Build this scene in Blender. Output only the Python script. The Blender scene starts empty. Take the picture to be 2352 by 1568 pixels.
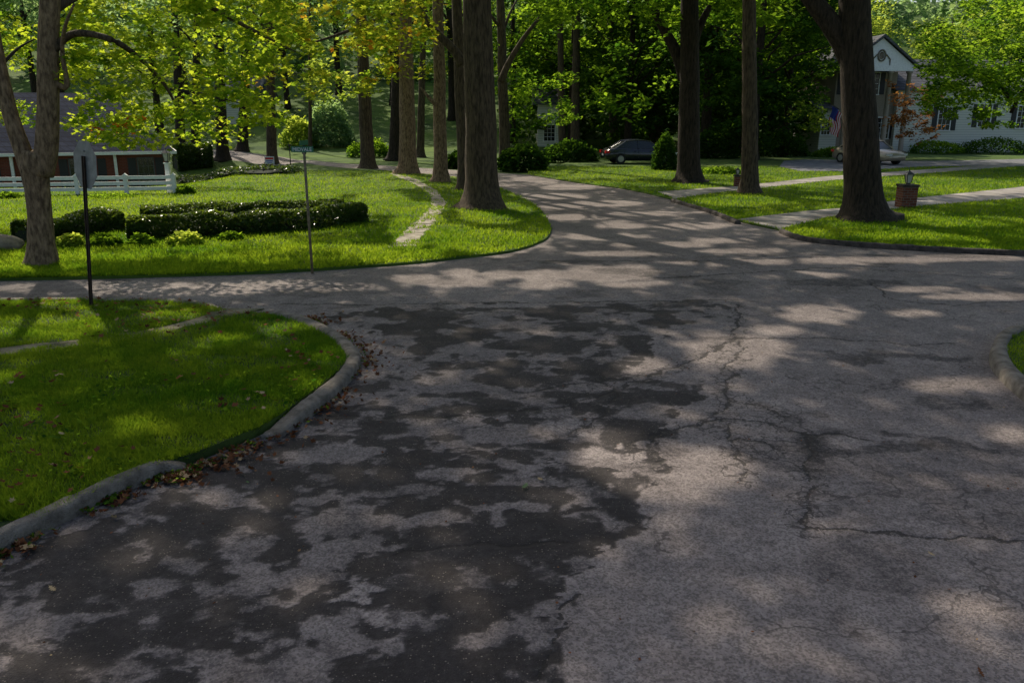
import bpy, bmesh, math, random
import numpy as np
from mathutils import Vector, Matrix
from mathutils.geometry import delaunay_2d_cdt
random.seed(7); rng=np.random.default_rng(7)
S=bpy.context.scene; C=S.collection
# ------------------------------------------------------------------ camera maths
F=1900.0; CH=2.95; TP=518/1900.0; P=math.atan(TP); cp,sp=math.cos(P),math.sin(P)
AZ=math.radians(-30); EL=math.radians(43)
SUN=np.array([math.sin(AZ)*math.cos(EL),math.cos(AZ)*math.cos(EL),math.sin(EL)])
def sm(t): 
    t=np.clip(t,0,1); return t*t*(3-2*t)
def hgt(x,y):
    x=np.asarray(x,float); y=np.asarray(y,float)
    hill=7*sm((y-62)/60)*sm((22-x)/24)+1.2*sm((y-75)/60)+24*sm((y-118)/60)
    dip=-1.4*sm((y-34)/8)*sm((-13.5-x)/5)*(1-sm((y-54)/9))
    return hill+dip
def ray(u,v):
    a=(u-1176)/F; b=-(v-784)/F
    return a, cp+b*sp, -sp+b*cp
def atY(u,v,Y):
    a,dy,dz=ray(u,v); t=Y/dy
    return Vector((a*t,Y,CH+dz*t))
def pix(u,v,off=0.0):
    a,dy,dz=ray(u,v); t=2.0
    prev=t
    while t<400:
        if CH+dz*t < float(hgt(a*t,dy*t))+off:
            lo,hi=prev,t
            for _ in range(25):
                m=(lo+hi)/2
                if CH+dz*m < float(hgt(a*m,dy*m))+off: hi=m
                else: lo=m
            t=hi; break
        prev=t; t*=1.02
    return Vector((a*t,dy*t,CH+dz*t))
def proj(x,y,z=0.0):
    zz=z-CH; fw=y*cp-zz*sp; up=y*sp+zz*cp
    fw=np.where(fw<0.1,0.1,fw)
    return 1176+F*x/fw, 784-F*up/fw
def P2(u,v,off=0.0):
    p=pix(u,v,off); return (p.x,p.y)
# ------------------------------------------------------------------ noise
def vnoise(x,y,seed=0):
    xi=np.floor(x).astype(np.int64); yi=np.floor(y).astype(np.int64); xf=x-xi; yf=y-yi
    def h(a,b):
        n=(a*374761393+b*668265263+seed*1274126177)&0x7fffffff
        n=((n^(n>>13))*1103515245)&0x7fffffff
        n=(n^(n>>16))&0xffff
        return n/65535.0
    u=xf*xf*(3-2*xf); w=yf*yf*(3-2*yf)
    return (h(xi,yi)*(1-u)+h(xi+1,yi)*u)*(1-w)+(h(xi,yi+1)*(1-u)+h(xi+1,yi+1)*u)*w
def fbm(x,y,seed=0,o=4):
    s=0;a=.5;t=0
    for i in range(o):
        s=s+a*vnoise(x*2**i,y*2**i,seed+i*7); t+=a; a*=.5
    return s/t
# ------------------------------------------------------------------ materials
def newmat(name):
    m=bpy.data.materials.new(name); m.use_nodes=True; nt=m.node_tree
    return m,nt,nt.nodes,nt.links,nt.nodes['Principled BSDF']
def c4(c): return (c[0],c[1],c[2],1)
def noisemat(name,c1,c2,scale=5,rough=.8,bump=0,bscale=None,stretch=None,spec=.3,metal=0,detail=4,contrast=(.35,.65),bdist=.03):
    m,nt,N,L,B=newmat(name)
    tc=N.new('ShaderNodeTexCoord'); mp=N.new('ShaderNodeMapping'); L.new(tc.outputs['Object'],mp.inputs[0])
    if stretch: mp.inputs['Scale'].default_value=stretch
    n=N.new('ShaderNodeTexNoise'); n.inputs['Scale'].default_value=scale; n.inputs['Detail'].default_value=detail; n.inputs['Roughness'].default_value=.62; L.new(mp.outputs[0],n.inputs[0])
    r=N.new('ShaderNodeValToRGB'); r.color_ramp.elements[0].position=contrast[0]; r.color_ramp.elements[1].position=contrast[1]
    r.color_ramp.elements[0].color=c4(c1); r.color_ramp.elements[1].color=c4(c2)
    L.new(n.outputs[0],r.inputs[0]); L.new(r.outputs[0],B.inputs['Base Color'])
    B.inputs['Roughness'].default_value=rough; B.inputs['Specular IOR Level'].default_value=spec; B.inputs['Metallic'].default_value=metal
    if bump:
        n2=N.new('ShaderNodeTexNoise'); n2.inputs['Scale'].default_value=bscale or scale*3; n2.inputs['Detail'].default_value=3; L.new(mp.outputs[0],n2.inputs[0])
        b=N.new('ShaderNodeBump'); b.inputs['Strength'].default_value=bump; b.inputs['Distance'].default_value=bdist; L.new(n2.outputs[0],b.inputs['Height']); L.new(b.outputs[0],B.inputs['Normal'])
    return m
def leafmat(name,c1,c2,t1,t2,c3=None,t3=None,mix=.5,gloss=0.0):
    m,nt,N,L,B=newmat(name)
    at=N.new('ShaderNodeAttribute'); at.attribute_name='tint'
    def ramp(a,b,c):
        r=N.new('ShaderNodeValToRGB'); r.color_ramp.elements[0].color=c4(a); r.color_ramp.elements[1].color=c4(b); r.color_ramp.elements[1].position=.85 if c else 1
        if c: e=r.color_ramp.elements.new(1.0); e.color=c4(c); r.color_ramp.elements[1].position=.80
        L.new(at.outputs['Fac'],r.inputs[0]); return r
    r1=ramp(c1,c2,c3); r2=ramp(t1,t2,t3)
    if gloss:
        L.new(r1.outputs[0],B.inputs['Base Color']); B.inputs['Roughness'].default_value=gloss; B.inputs['Specular IOR Level'].default_value=.4; D=B
    else:
        N.remove(B); D=N.new('ShaderNodeBsdfDiffuse'); L.new(r1.outputs[0],D.inputs[0])
    T=N.new('ShaderNodeBsdfTranslucent'); L.new(r2.outputs[0],T.inputs[0])
    X=N.new('ShaderNodeMixShader'); X.inputs[0].default_value=mix; L.new(D.outputs[0],X.inputs[1]); L.new(T.outputs[0],X.inputs[2])
    L.new(X.outputs[0],N['Material Output'].inputs[0])
    return m
def brickmat(name,c1,c2,mortar,bw=.21,bh=.075,ms=.012):
    m,nt,N,L,B=newmat(name)
    tc=N.new('ShaderNodeTexCoord'); sx=N.new('ShaderNodeSeparateXYZ'); L.new(tc.outputs['Object'],sx.inputs[0])
    ad=N.new('ShaderNodeMath'); L.new(sx.outputs[0],ad.inputs[0]); L.new(sx.outputs[1],ad.inputs[1])
    cb=N.new('ShaderNodeCombineXYZ'); L.new(ad.outputs[0],cb.inputs[0]); L.new(sx.outputs[2],cb.inputs[1])
    b=N.new('ShaderNodeTexBrick'); b.inputs['Scale'].default_value=1; b.inputs['Brick Width'].default_value=bw; b.inputs['Row Height'].default_value=bh; b.inputs['Mortar Size'].default_value=ms
    b.inputs['Color1'].default_value=c4(c1); b.inputs['Color2'].default_value=c4(c2); b.inputs['Mortar'].default_value=c4(mortar)
    L.new(cb.outputs[0],b.inputs[0]); L.new(b.outputs[0],B.inputs['Base Color']); B.inputs['Roughness'].default_value=.95; B.inputs['Specular IOR Level'].default_value=.15
    return m
def plain(name,c,rough=.5,metal=0,spec=.5):
    return noisemat(name,[k*.85 for k in c],c,scale=8,rough=rough,metal=metal,spec=spec,detail=2)
M={}
M['leaf_maple']=leafmat('leaf_maple',(.05,.12,.015),(.14,.20,.02),(.22,.44,.02),(.82,.88,.05),(.35,.1,.02),(.9,.25,.03),mix=.62)
M['leaf_autumn']=leafmat('leaf_autumn',(.05,.11,.015),(.14,.16,.02),(.20,.42,.02),(.68,.66,.04),(.32,.12,.02),(.9,.34,.03),mix=.58)
M['leaf_green']=leafmat('leaf_green',(.020,.056,.012),(.07,.13,.018),(.05,.18,.012),(.44,.66,.03),mix=.52)
M['leaf_dark']=leafmat('leaf_dark',(.012,.03,.010),(.035,.075,.015),(.02,.08,.01),(.20,.38,.02),mix=.4)
M['leaf_bright']=leafmat('leaf_bright',(.06,.13,.02),(.18,.25,.04),(.26,.44,.04),(.78,.85,.10),mix=.58)
M['leaf_hazy']=leafmat('leaf_hazy',(.065,.115,.07),(.18,.26,.14),(.17,.34,.12),(.58,.78,.26),mix=.52)  # pale bluish greens carry distance haze in the leaf colour
M['leaf_red']=leafmat('leaf_red',(.09,.06,.03),(.22,.09,.04),(.25,.14,.04),(.6,.25,.06),mix=.4)
M['hedge']=leafmat('hedge_leaf',(.015,.04,.010),(.08,.14,.02),(.04,.10,.01),(.36,.48,.03),mix=.3,gloss=.3)
M['grass']=leafmat('grass_blade',(.030,.095,.008),(.115,.19,.016),(.09,.27,.01),(.50,.64,.03),mix=.5)
M['grass_near']=leafmat('shaded_grass_blade',(.028,.078,.008),(.115,.175,.018),(.08,.25,.01),(.48,.60,.03),mix=.48)  # darker copy of the grass colour, the near lawn's shade put into it
M['dead']=leafmat('dead_leaf',(.05,.022,.012),(.21,.085,.04),(.08,.03,.01),(.22,.09,.03),(.42,.32,.18),(.25,.18,.1),mix=.15)
M['bark']=noisemat('bark',(.030,.021,.013),(.125,.088,.055),scale=16,rough=.95,bump=.9,bscale=30,stretch=(1,1,.2),bdist=.03,contrast=(.34,.68))
M['bark_light']=noisemat('bark_light',(.075,.047,.028),(.31,.21,.125),scale=16,rough=.95,bump=.9,bscale=26,stretch=(1,1,.35),bdist=.03,contrast=(.34,.70))  # pale bark, warmed in colour in place of sunlight on the maple trunk
M['bark_dark']=noisemat('bark_dark',(.012,.009,.006),(.052,.036,.024),scale=15,rough=.95,bump=.9,bscale=28,stretch=(1,1,.2),bdist=.03)
M['twig']=plain('twig_bark',(.03,.024,.018),.9)
M['concrete']=noisemat('curb_concrete',(.085,.070,.055),(.30,.26,.215),scale=7,rough=.95,bump=.9,bscale=70,detail=8,contrast=(.3,.7))
M['stonecurb']=noisemat('dark_stone',(.030,.025,.022),(.10,.08,.07),scale=6,rough=.9,bump=.6,bscale=30)
M['walk']=noisemat('walk_concrete',(.15,.125,.09),(.48,.43,.35),scale=3.5,rough=.9,bump=.5,bscale=40,detail=8)
M['path']=noisemat('mossy_path',(.06,.06,.025),(.26,.22,.14),scale=2.2,rough=.95,bump=.5,bscale=40,detail=8,contrast=(.4,.58))
M['drive']=noisemat('drive_concrete',(.17,.15,.13),(.38,.345,.31),scale=1.2,rough=.9,bump=.3,bscale=50,detail=6)
M['gravel']=noisemat('drive_asphalt',(.10,.10,.105),(.21,.21,.22),scale=2,rough=.9)
M['lawn']=noisemat('lawn_soil',(.026,.060,.008),(.09,.14,.016),scale=.9,rough=1,bump=.5,bscale=25,detail=8)
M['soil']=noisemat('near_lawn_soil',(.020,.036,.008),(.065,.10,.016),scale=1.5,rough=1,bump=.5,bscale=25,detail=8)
M['forest']=noisemat('forest_floor',(.026,.060,.010),(.10,.16,.022),scale=.35,rough=1,bump=.5,bscale=6,detail=8)
M['white']=plain('white_paint',(.82,.82,.80),.55)
M['portico_tone']=plain('portico_shade_tone',(.30,.25,.19),.8)  # brownish tone with the portico's shade put into the colour
M['trimgrey']=plain('dark_grey_trim',(.09,.09,.09),.7)  # dark grey window frames of the brick house
M['shutter']=plain('black_shutter',(.015,.016,.02),.6)
M['blackmetal']=plain('black_metal',(.02,.02,.02),.4)
M['rust']=noisemat('rusty_steel',(.014,.010,.008),(.05,.028,.018),scale=12,rough=.85)
M['galv']=noisemat('sign_back',(.15,.15,.15),(.25,.25,.245),scale=7,rough=.6,metal=.1)
M['signgreen']=plain('sign_green',(.015,.14,.07),.4)
M['signwhite']=plain('sign_white',(.7,.7,.7),.4)
M['polebrown']=noisemat('pole_brown',(.10,.08,.05),(.22,.17,.10),scale=12,rough=.7)
M['brick']=brickmat('red_brick',(.155,.038,.025),(.21,.055,.035),(.14,.10,.08),ms=.008)
M['brickp']=brickmat('pillar_brick',(.12,.035,.02),(.20,.065,.04),(.16,.13,.11),bw=.22,bh=.08,ms=.011)
M['slate']=brickmat('slate_roof',(.018,.024,.045),(.040,.048,.078),(.012,.015,.026),bw=.35,bh=.22,ms=.02)
M['shingle']=brickmat('grey_shingle',(.085,.088,.095),(.14,.142,.15),(.05,.05,.055),bw=.4,bh=.22,ms=.02)
def clap():
    m,nt,N,L,B=newmat('white_clapboard')
    tc=N.new('ShaderNodeTexCoord'); sx=N.new('ShaderNodeSeparateXYZ'); L.new(tc.outputs['Object'],sx.inputs[0])
    a=N.new('ShaderNodeMath'); a.operation='MULTIPLY'; a.inputs[1].default_value=1/.2; L.new(sx.outputs[2],a.inputs[0])
    f=N.new('ShaderNodeMath'); f.operation='FRACT'; L.new(a.outputs[0],f.inputs[0])
    r=N.new('ShaderNodeValToRGB'); r.color_ramp.elements[0].color=(.25,.25,.24,1); r.color_ramp.elements[0].position=.02; r.color_ramp.elements[1].color=(.60,.60,.52,1); r.color_ramp.elements[1].position=.2
    L.new(f.outputs[0],r.inputs[0]); L.new(r.outputs[0],B.inputs['Base Color']); B.inputs['Roughness'].default_value=.6
    return m
M['clap']=clap()
M['glass']=plain('window_glass',(.012,.015,.018),.15,spec=.5)
M['carblack']=plain('black_car_paint',(.012,.014,.022),.18,spec=.7)
M['cargold']=plain('gold_car_paint',(.40,.34,.25),.25,metal=.4,spec=.6)
M['tyre']=plain('tyre_rubber',(.015,.015,.015),.9)
M['rim']=plain('alloy_rim',(.4,.4,.42),.3,metal=.8)
M['redlens']=plain('red_lens',(.6,.03,.03),.15)
M['clearlens']=plain('clear_lens',(.6,.6,.58),.1)
M['lampglass']=plain('lantern_glass',(.55,.53,.48),.15)
M['flagred']=plain('flag_red',(.55,.03,.05),.8); M['flagblue']=plain('flag_blue',(.03,.05,.28),.8)
M['flagwhite']=plain('flag_white',(.85,.85,.85),.8)
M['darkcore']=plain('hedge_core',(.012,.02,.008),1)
M['stone']=noisemat('field_stone',(.10,.08,.06),(.26,.22,.17),scale=4,rough=.9,bump=.5)
M['signblue']=plain('sign_blue',(.05,.1,.4),.5)
# asphalt
def asphalt():
    m,nt,N,L,B=newmat('old_asphalt')
    tc=N.new('ShaderNodeTexCoord'); co=tc.outputs['Object']
    def attr(n): a=N.new('ShaderNodeAttribute'); a.attribute_name=n; return a.outputs['Fac']
    def noise(s,d=6,r=.6):
        n=N.new('ShaderNodeTexNoise'); n.inputs['Scale'].default_value=s; n.inputs['Detail'].default_value=d; n.inputs['Roughness'].default_value=r; L.new(co,n.inputs[0]); return n
    def mth(op,a,b=None,c=None):
        k=N.new('ShaderNodeMath'); k.operation=op
        for i,q in enumerate((a,b,c)):
            if q is None: continue
            if isinstance(q,(int,float)): k.inputs[i].default_value=q
            else: L.new(q,k.inputs[i])
        return k.outputs[0]
    n1=noise(1.3,5,.65); n2=noise(16,6,.80)
    aw=attr('wear')
    w=mth('ADD',aw,mth('MULTIPLY',mth('SUBTRACT',n2.outputs[0],.5),1.0))
    w=mth('ADD',w,mth('MULTIPLY',mth('SUBTRACT',n1.outputs[0],.5),.22))
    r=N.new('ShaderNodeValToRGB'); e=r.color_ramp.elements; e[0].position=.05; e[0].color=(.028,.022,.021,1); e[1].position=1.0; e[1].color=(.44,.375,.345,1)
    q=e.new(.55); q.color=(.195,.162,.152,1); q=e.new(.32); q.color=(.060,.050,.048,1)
    L.new(w,r.inputs[0])
    v=N.new('ShaderNodeTexVoronoi'); v.inputs['Scale'].default_value=70; L.new(co,v.inputs[0])
    sp_=N.new('ShaderNodeSeparateColor'); L.new(v.outputs['Color'],sp_.inputs[0])
    stone=mth('MULTIPLY',mth('GREATER_THAN',sp_.outputs[0],.80),mth('LESS_THAN',v.outputs['Distance'],.38))
    mx=N.new('ShaderNodeMix'); mx.data_type='RGBA'; L.new(mth('MULTIPLY',stone,mth('MULTIPLY',sp_.outputs[2],.45)),mx.inputs[0]); L.new(r.outputs[0],mx.inputs[6]); mx.inputs[7].default_value=(.40,.33,.27,1)
    dk=mth('MULTIPLY',mth('GREATER_THAN',sp_.outputs[1],.62),.42)
    mx1=N.new('ShaderNodeMix'); mx1.data_type='RGBA'; L.new(dk,mx1.inputs[0]); L.new(mx.outputs[2],mx1.inputs[6]); mx1.inputs[7].default_value=(.03,.025,.022,1)
    def net(scale,width,warp,ws):
        nz=noise(ws,3); vm=N.new('ShaderNodeVectorMath'); vm.operation='SCALE'; vm.inputs['Scale'].default_value=warp; L.new(nz.outputs['Color'],vm.inputs[0])
        va=N.new('ShaderNodeVectorMath'); va.operation='ADD'; L.new(co,va.inputs[0]); L.new(vm.outputs[0],va.inputs[1])
        vc=N.new('ShaderNodeTexVoronoi'); vc.feature='DISTANCE_TO_EDGE'; vc.inputs['Scale'].default_value=scale; L.new(va.outputs[0],vc.inputs[0])
        return mth('LESS_THAN',vc.outputs['Distance'],width)
    nm=noise(.5,2)
    big=mth('MULTIPLY',mth('MULTIPLY',net(.6,.006,.6,2.2),mth('GREATER_THAN',nm.outputs[0],.5)),.55)
    micro=mth('MULTIPLY',net(6,.045,.25,5),mth('GREATER_THAN',mth('ADD',attr('craze'),mth('MULTIPLY',mth('SUBTRACT',n1.outputs[0],.5),1.2)),.55))
    ac=attr('crack')
    main=mth('GREATER_THAN',mth('ADD',ac,mth('MULTIPLY',mth('SUBTRACT',noise(30,4).outputs[0],.5),1.4)),.66)
    ck=mth('MAXIMUM',big,mth('MAXIMUM',mth('MULTIPLY',micro,.7),mth('MULTIPLY',main,.9)))
    mx2=N.new('ShaderNodeMix'); mx2.data_type='RGBA'; L.new(mth('MULTIPLY',ck,.88),mx2.inputs[0]); L.new(mx1.outputs[2],mx2.inputs[6]); mx2.inputs[7].default_value=(.020,.016,.014,1)
    L.new(mx2.outputs[2],B.inputs['Base Color'])
    B.inputs['Roughness'].default_value=.85; B.inputs['Specular IOR Level'].default_value=.3
    b=N.new('ShaderNodeBump'); b.inputs['Strength'].default_value=.9; b.inputs['Distance'].default_value=.018
    hh=mth('SUBTRACT',mth('ADD',noise(80,2).outputs[0],mth('MULTIPLY',aw,1.3)),ac); L.new(hh,b.inputs['Height']); L.new(b.outputs[0],B.inputs['Normal'])
    return m
M['asphalt']=asphalt()
# ------------------------------------------------------------------ object helpers
class MB:
    def __init__(s): s.v=[]; s.f=[]; s.mi=[]
    def add(s,vs,fs,mi=0):
        o=len(s.v); s.v+= [tuple(p) for p in vs]; s.f+=[tuple(i+o for i in f) for f in fs]; s.mi+=[mi]*len(fs)
    def box(s,x0,x1,y0,y1,z0,z1,mi=0):
        s.add([(x0,y0,z0),(x1,y0,z0),(x1,y1,z0),(x0,y1,z0),(x0,y0,z1),(x1,y0,z1),(x1,y1,z1),(x0,y1,z1)],
              [(0,3,2,1),(4,5,6,7),(0,1,5,4),(1,2,6,5),(2,3,7,6),(3,0,4,7)],mi)
    def tube(s,pts,rad,n=8,rough=0,seed=0,lobes=0):
        pts=[Vector(p) for p in pts]; rings=[]
        for i,p in enumerate(pts):
            d=(pts[min(i+1,len(pts)-1)]-pts[max(i-1,0)]).normalized()
            a=d.cross(Vector((0,1,0.01))) if abs(d.y)<.9 else d.cross(Vector((1,0,0)))
            a.normalize(); b=d.cross(a)
            for k in range(n):
                t=2*math.pi*k/n
                r=rad[i]
                if rough:
                    r*=1+rough*(math.sin(t*3+seed+i*.35)*.5+math.sin(t*5+seed*2+i*.8)*.35+random.uniform(-.4,.4))
                if lobes: r*=1+lobes[i]*max(0,math.sin(t*2.5+seed))
                rings.append(p+a*math.cos(t)*r+b*math.sin(t)*r)
        fs=[]
        for i in range(len(pts)-1):
            for k in range(n):
                k2=(k+1)%n; fs.append((i*n+k,i*n+k2,(i+1)*n+k2,(i+1)*n+k))
        fs.append(tuple(range(n))[::-1]); fs.append(tuple(range((len(pts)-1)*n,len(pts)*n)))
        s.add(rings,fs)
    def prism(s,poly,a,b,axis='y',mi=0):
        n=len(poly)
        def mk(p,t): return (p[0],t,p[1]) if axis=='y' else ((t,p[0],p[1]) if axis=='x' else (p[0],p[1],t))
        vs=[mk(p,a) for p in poly]+[mk(p,b) for p in poly]
        s.add(vs,[tuple(range(n)),tuple(range(2*n-1,n-1,-1))]+[(i,i+n,(i+1)%n+n,(i+1)%n) for i in range(n)],mi)
    def build(s,name,mat,parent=None,smooth=False):
        me=bpy.data.meshes.new(name); me.from_pydata(s.v,[],s.f); 
        for m in (mat if isinstance(mat,(list,tuple)) else [mat]): me.materials.append(m)
        if any(s.mi): me.polygons.foreach_set('material_index',s.mi)
        bm=bmesh.new(); bm.from_mesh(me); bmesh.ops.recalc_face_normals(bm,faces=bm.faces); bm.to_mesh(me); bm.free()
        if smooth: me.polygons.foreach_set('use_smooth',[True]*len(me.polygons))
        o=bpy.data.objects.new(name,me); C.objects.link(o); o.parent=parent
        return o
def tag(o,label=None,cat=None,group=None,kind=None):
    if label: o['label']=label
    if cat: o['category']=cat
    if group: o['group']=group
    if kind: o['kind']=kind
    return o
def thing(name,label,cat,loc=(0,0,0),rz=0,group=None):
    o=bpy.data.objects.new(name,None); C.objects.link(o); o.location=loc; o.rotation_euler=(0,0,rz); o.empty_display_size=.2
    return tag(o,label,cat,group)
def copy_tree(o,parent=None):
    c=o.copy(); C.objects.link(c); c.parent=parent
    for ch in list(o.children): copy_tree(ch,c)
    return c
def rawmesh(name,V,n,mat,parent=None,tint=None):
    """V: (N*n,3) verts, each consecutive n form a face"""
    nf=len(V)//n; me=bpy.data.meshes.new(name)
    me.vertices.add(len(V)); me.vertices.foreach_set('co',np.ascontiguousarray(V,dtype=np.float32).ravel())
    me.loops.add(len(V)); me.loops.foreach_set('vertex_index',np.arange(len(V),dtype=np.int32))
    me.polygons.add(nf); me.polygons.foreach_set('loop_start',np.arange(0,len(V),n,dtype=np.int32))
    me.update(calc_edges=True)
    if tint is not None:
        a=me.attributes.new('tint','FLOAT','FACE'); a.data.foreach_set('value',tint.astype(np.float32))
    me.materials.append(mat)
    o=bpy.data.objects.new(name,me); C.objects.link(o); o.parent=parent
    return o
STAR=[(1,0),(.42,.25),(.62,.75),(.1,.42),(-.35,.62),(-.5,0),(-.35,-.62),(.1,-.42),(.62,-.75),(.42,-.25)]
OAK=[(1,0),(.75,.12),(.78,.32),(.5,.14),(.45,.48),(.2,.16),(.05,.5),(-.15,.14),(-.35,.34),(-.6,.03),(-.95,0),(-.6,-.03),(-.35,-.3),(-.15,-.14),(.05,-.46),(.2,-.16),(.45,-.5),(.5,-.14),(.78,-.3),(.75,-.12)]
DIA=[(1,0),(.1,.5),(-.8,0),(.1,-.5)]
def leaves(name,Pn,size,mat,parent=None,tilt=.6,shape=DIA,tint=None,origin=(0,0,0),curl=.15):
    N=len(Pn); n=rng.normal(0,tilt,(N,3)); n[:,2]=1; n/=np.linalg.norm(n,axis=1)[:,None]
    t=rng.normal(0,1,(N,3)); t-=n*(t*n).sum(1)[:,None]; t/=np.linalg.norm(t,axis=1)[:,None]; b=np.cross(n,t)
    s=size*rng.uniform(.65,1.3,N)[:,None]
    V=np.zeros((N,len(shape),3)); Pn=np.asarray(Pn)-np.array(origin)
    for i,(x,y) in enumerate(shape):
        V[:,i]=Pn+t*x*s+b*y*s-n*(s*curl*(x*x+y*y))
    if tint is None: tint=rng.random(N)
    return rawmesh(name,V.reshape(-1,3),len(shape),mat,parent,tint)
# ------------------------------------------------------------------ canopy openings cut to let sun reach chosen ground patches
LIT=[(180,487,380,44),(600,462,170,15),(760,430,160,16),(640,592,370,19),(1120,560,120,26),(1140,495,80,22),(960,525,60,52),(60,622,120,16),(880,470,60,22),(420,560,200,15),(230,600,200,10),(480,415,160,15),(850,600,150,12),
(950,640,60,9),(1350,628,55,14),(1455,625,52,16),(1240,633,64,12),(1150,632,36,10),(1060,628,40,10),(330,664,330,14),(700,657,170,11),(1050,650,80,9),(1700,603,140,6),(2000,598,170,6),(2250,592,130,6),(1250,655,70,8),(1450,650,80,8),
(1260,452,80,6),(1400,468,80,5),(1310,500,60,6),(1480,492,70,5),(1400,545,85,7),(1600,520,80,6),(1520,562,110,5),(1410,583,100,5),(1660,553,70,5),(1300,432,60,4),(1230,412,50,4),(1700,577,90,5),(1440,520,60,5),(1290,475,50,4),
(2250,682,120,8),(2120,665,80,6),(1885,722,80,18),(1690,800,115,32),(1480,840,55,20),(1395,1030,75,48),(1570,1085,165,48),(2200,885,120,16),(2320,1000,55,22),(1860,630,90,6),(1780,760,60,12),(2100,720,70,7),
(90,772,170,22),(90,704,110,12),(390,742,70,12),(430,712,90,8),(230,730,80,8),(520,800,60,8),(650,780,40,12),
(1450,402,180,10),(1760,388,120,9),(1700,466,90,10),(1620,430,60,7),(2230,440,140,10),(2230,515,150,11),(1850,540,60,7),(2000,400,120,6),(2280,395,90,8),(2100,548,120,8),(2120,497,60,7),
(800,345,110,22),(560,325,170,22),(470,350,60,12),(600,368,120,8),(1000,393,90,5)]
LITA=np.array(LIT,float)
def litmask(gx,gy,g=1.0):
    u,v=proj(gx,gy); ns=(fbm(gx*1.6,gy*1.6,3)-.5)*1.0
    bad=np.zeros(len(gx),bool)
    for a,b,ru,rv in LITA:
        bad|=(((u-a)/(ru*g))**2+((v-b)/(rv*g+8*(g-1)))**2+ns)<1
    return bad&(gy>2)
def keep(Pn,leak=.01):
    Pn=np.asarray(Pn); k=Pn[:,2]/SUN[2]; gx=Pn[:,0]-SUN[0]*k; gy=Pn[:,1]-SUN[1]*k
    return (~litmask(gx,gy,1.15))|(rng.random(len(Pn))<leak)
def clumps(cs,n,r,flat=.35):
    cs=np.asarray(cs,float); N=len(cs); d=rng.normal(0,1,(N,n,3)); d/=np.linalg.norm(d,axis=2)[:,:,None]
    d*=(rng.random((N,n,1))**.5)*r; 
    tl=rng.normal(0,.25,(N,1,2)); z=d[:,:,2:]*flat+(d[:,:,:2]*tl).sum(2,keepdims=True)
    d=np.concatenate([d[:,:,:2],z],2)*rng.uniform(.6,1.35,(N,1,1))
    tint=np.clip(np.repeat(rng.random((N,1)),n,1)*.6+rng.random((N,n))*.45,0,1)
    return (cs[:,None,:]+d).reshape(-1,3),tint.ravel()
# ------------------------------------------------------------------ sheets
def inpoly(x,y,poly):
    r=np.zeros(len(x),bool); n=len(poly)
    for i in range(n):
        x1,y1=poly[i]; x2,y2=poly[(i+1)%n]
        if y1==y2: continue
        c=((y1>y)!=(y2>y))&(x<(x2-x1)*(y-y1)/(y2-y1)+x1); r^=c
    return r
def dens(poly,d=1.0,closed=True):
    out=[]; n=len(poly)
    for i in range(n if closed else n-1):
        a=Vector(poly[i][:2]); b=Vector(poly[(i+1)%n][:2]); k=max(1,int((b-a).length/d))
        for j in range(k): out.append(tuple(a.lerp(b,j/k)))
    if not closed: out.append(tuple(poly[-1][:2]))
    return out
def smoothpoly(pts,it=2,closed=False):
    pts=[Vector(p[:2]) for p in pts]
    for _ in range(it):
        q=[pts[0]]
        for a,b in zip(pts,pts[1:]): q+=[a.lerp(b,.25),a.lerp(b,.75)]
        q.append(pts[-1]); pts=q
    return [tuple(p) for p in pts]
def sheet(name,poly,off,mat,step=1.0,skirt=.2,jag=0):
    b=dens(poly,step*.7)
    if jag: b=[(x+random.uniform(-jag,jag),y+random.uniform(-jag,jag)) for x,y in b]
    xs=[p[0] for p in b]; ys=[p[1] for p in b]
    gx,gy=np.meshgrid(np.arange(min(xs),max(xs),step),np.arange(min(ys),max(ys),step)); gx=gx.ravel();gy=gy.ravel()
    ins=inpoly(gx,gy,b); pts=[Vector(p) for p in b]+[Vector((float(x),float(y))) for x,y in zip(gx[ins],gy[ins])]
    nb=len(b); r=delaunay_2d_cdt(pts,[],[list(range(nb))],1,1e-4)
    vs=[(p[0],p[1],float(hgt(p[0],p[1]))+off) for p in r[0]]; fs=[tuple(f) for f in r[2]]
    mb=MB(); mb.add(vs,fs)
    if skirt:
        n=len(b)
        vv=[(x,y,float(hgt(x,y))+off) for x,y in b]+[(x,y,float(hgt(x,y))+off-skirt) for x,y in b]
        mb.add(vv,[(i,(i+1)%n,(i+1)%n+n,i+n) for i in range(n)])
    o=mb.build(name,mat)
    tag(o,kind='structure'); return o
# ground
gxs=np.concatenate([[-700,-300,-140],np.arange(-90,91,1.0),[140,300,700]]); gys=np.concatenate([[-200,-60,-20,-8],np.arange(0,141,1.0),[150,160,180,300,800]])
GX,GY=np.meshgrid(gxs,gys); GZ=hgt(GX,np.minimum(GY,300))-.05
nx,ny=len(gxs),len(gys)
idx=np.arange(nx*ny).reshape(ny,nx); Q=np.stack([idx[:-1,:-1],idx[:-1,1:],idx[1:,1:],idx[1:,:-1]],-1).reshape(-1,4)
me=bpy.data.meshes.new('ground'); me.from_pydata(np.stack([GX.ravel(),GY.ravel(),GZ.ravel()],1).tolist(),[],Q.tolist()); me.materials.append(M['forest'])
me.polygons.foreach_set('use_smooth',[True]*len(me.polygons))
o=bpy.data.objects.new('ground',me); C.objects.link(o); tag(o,kind='structure')
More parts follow.
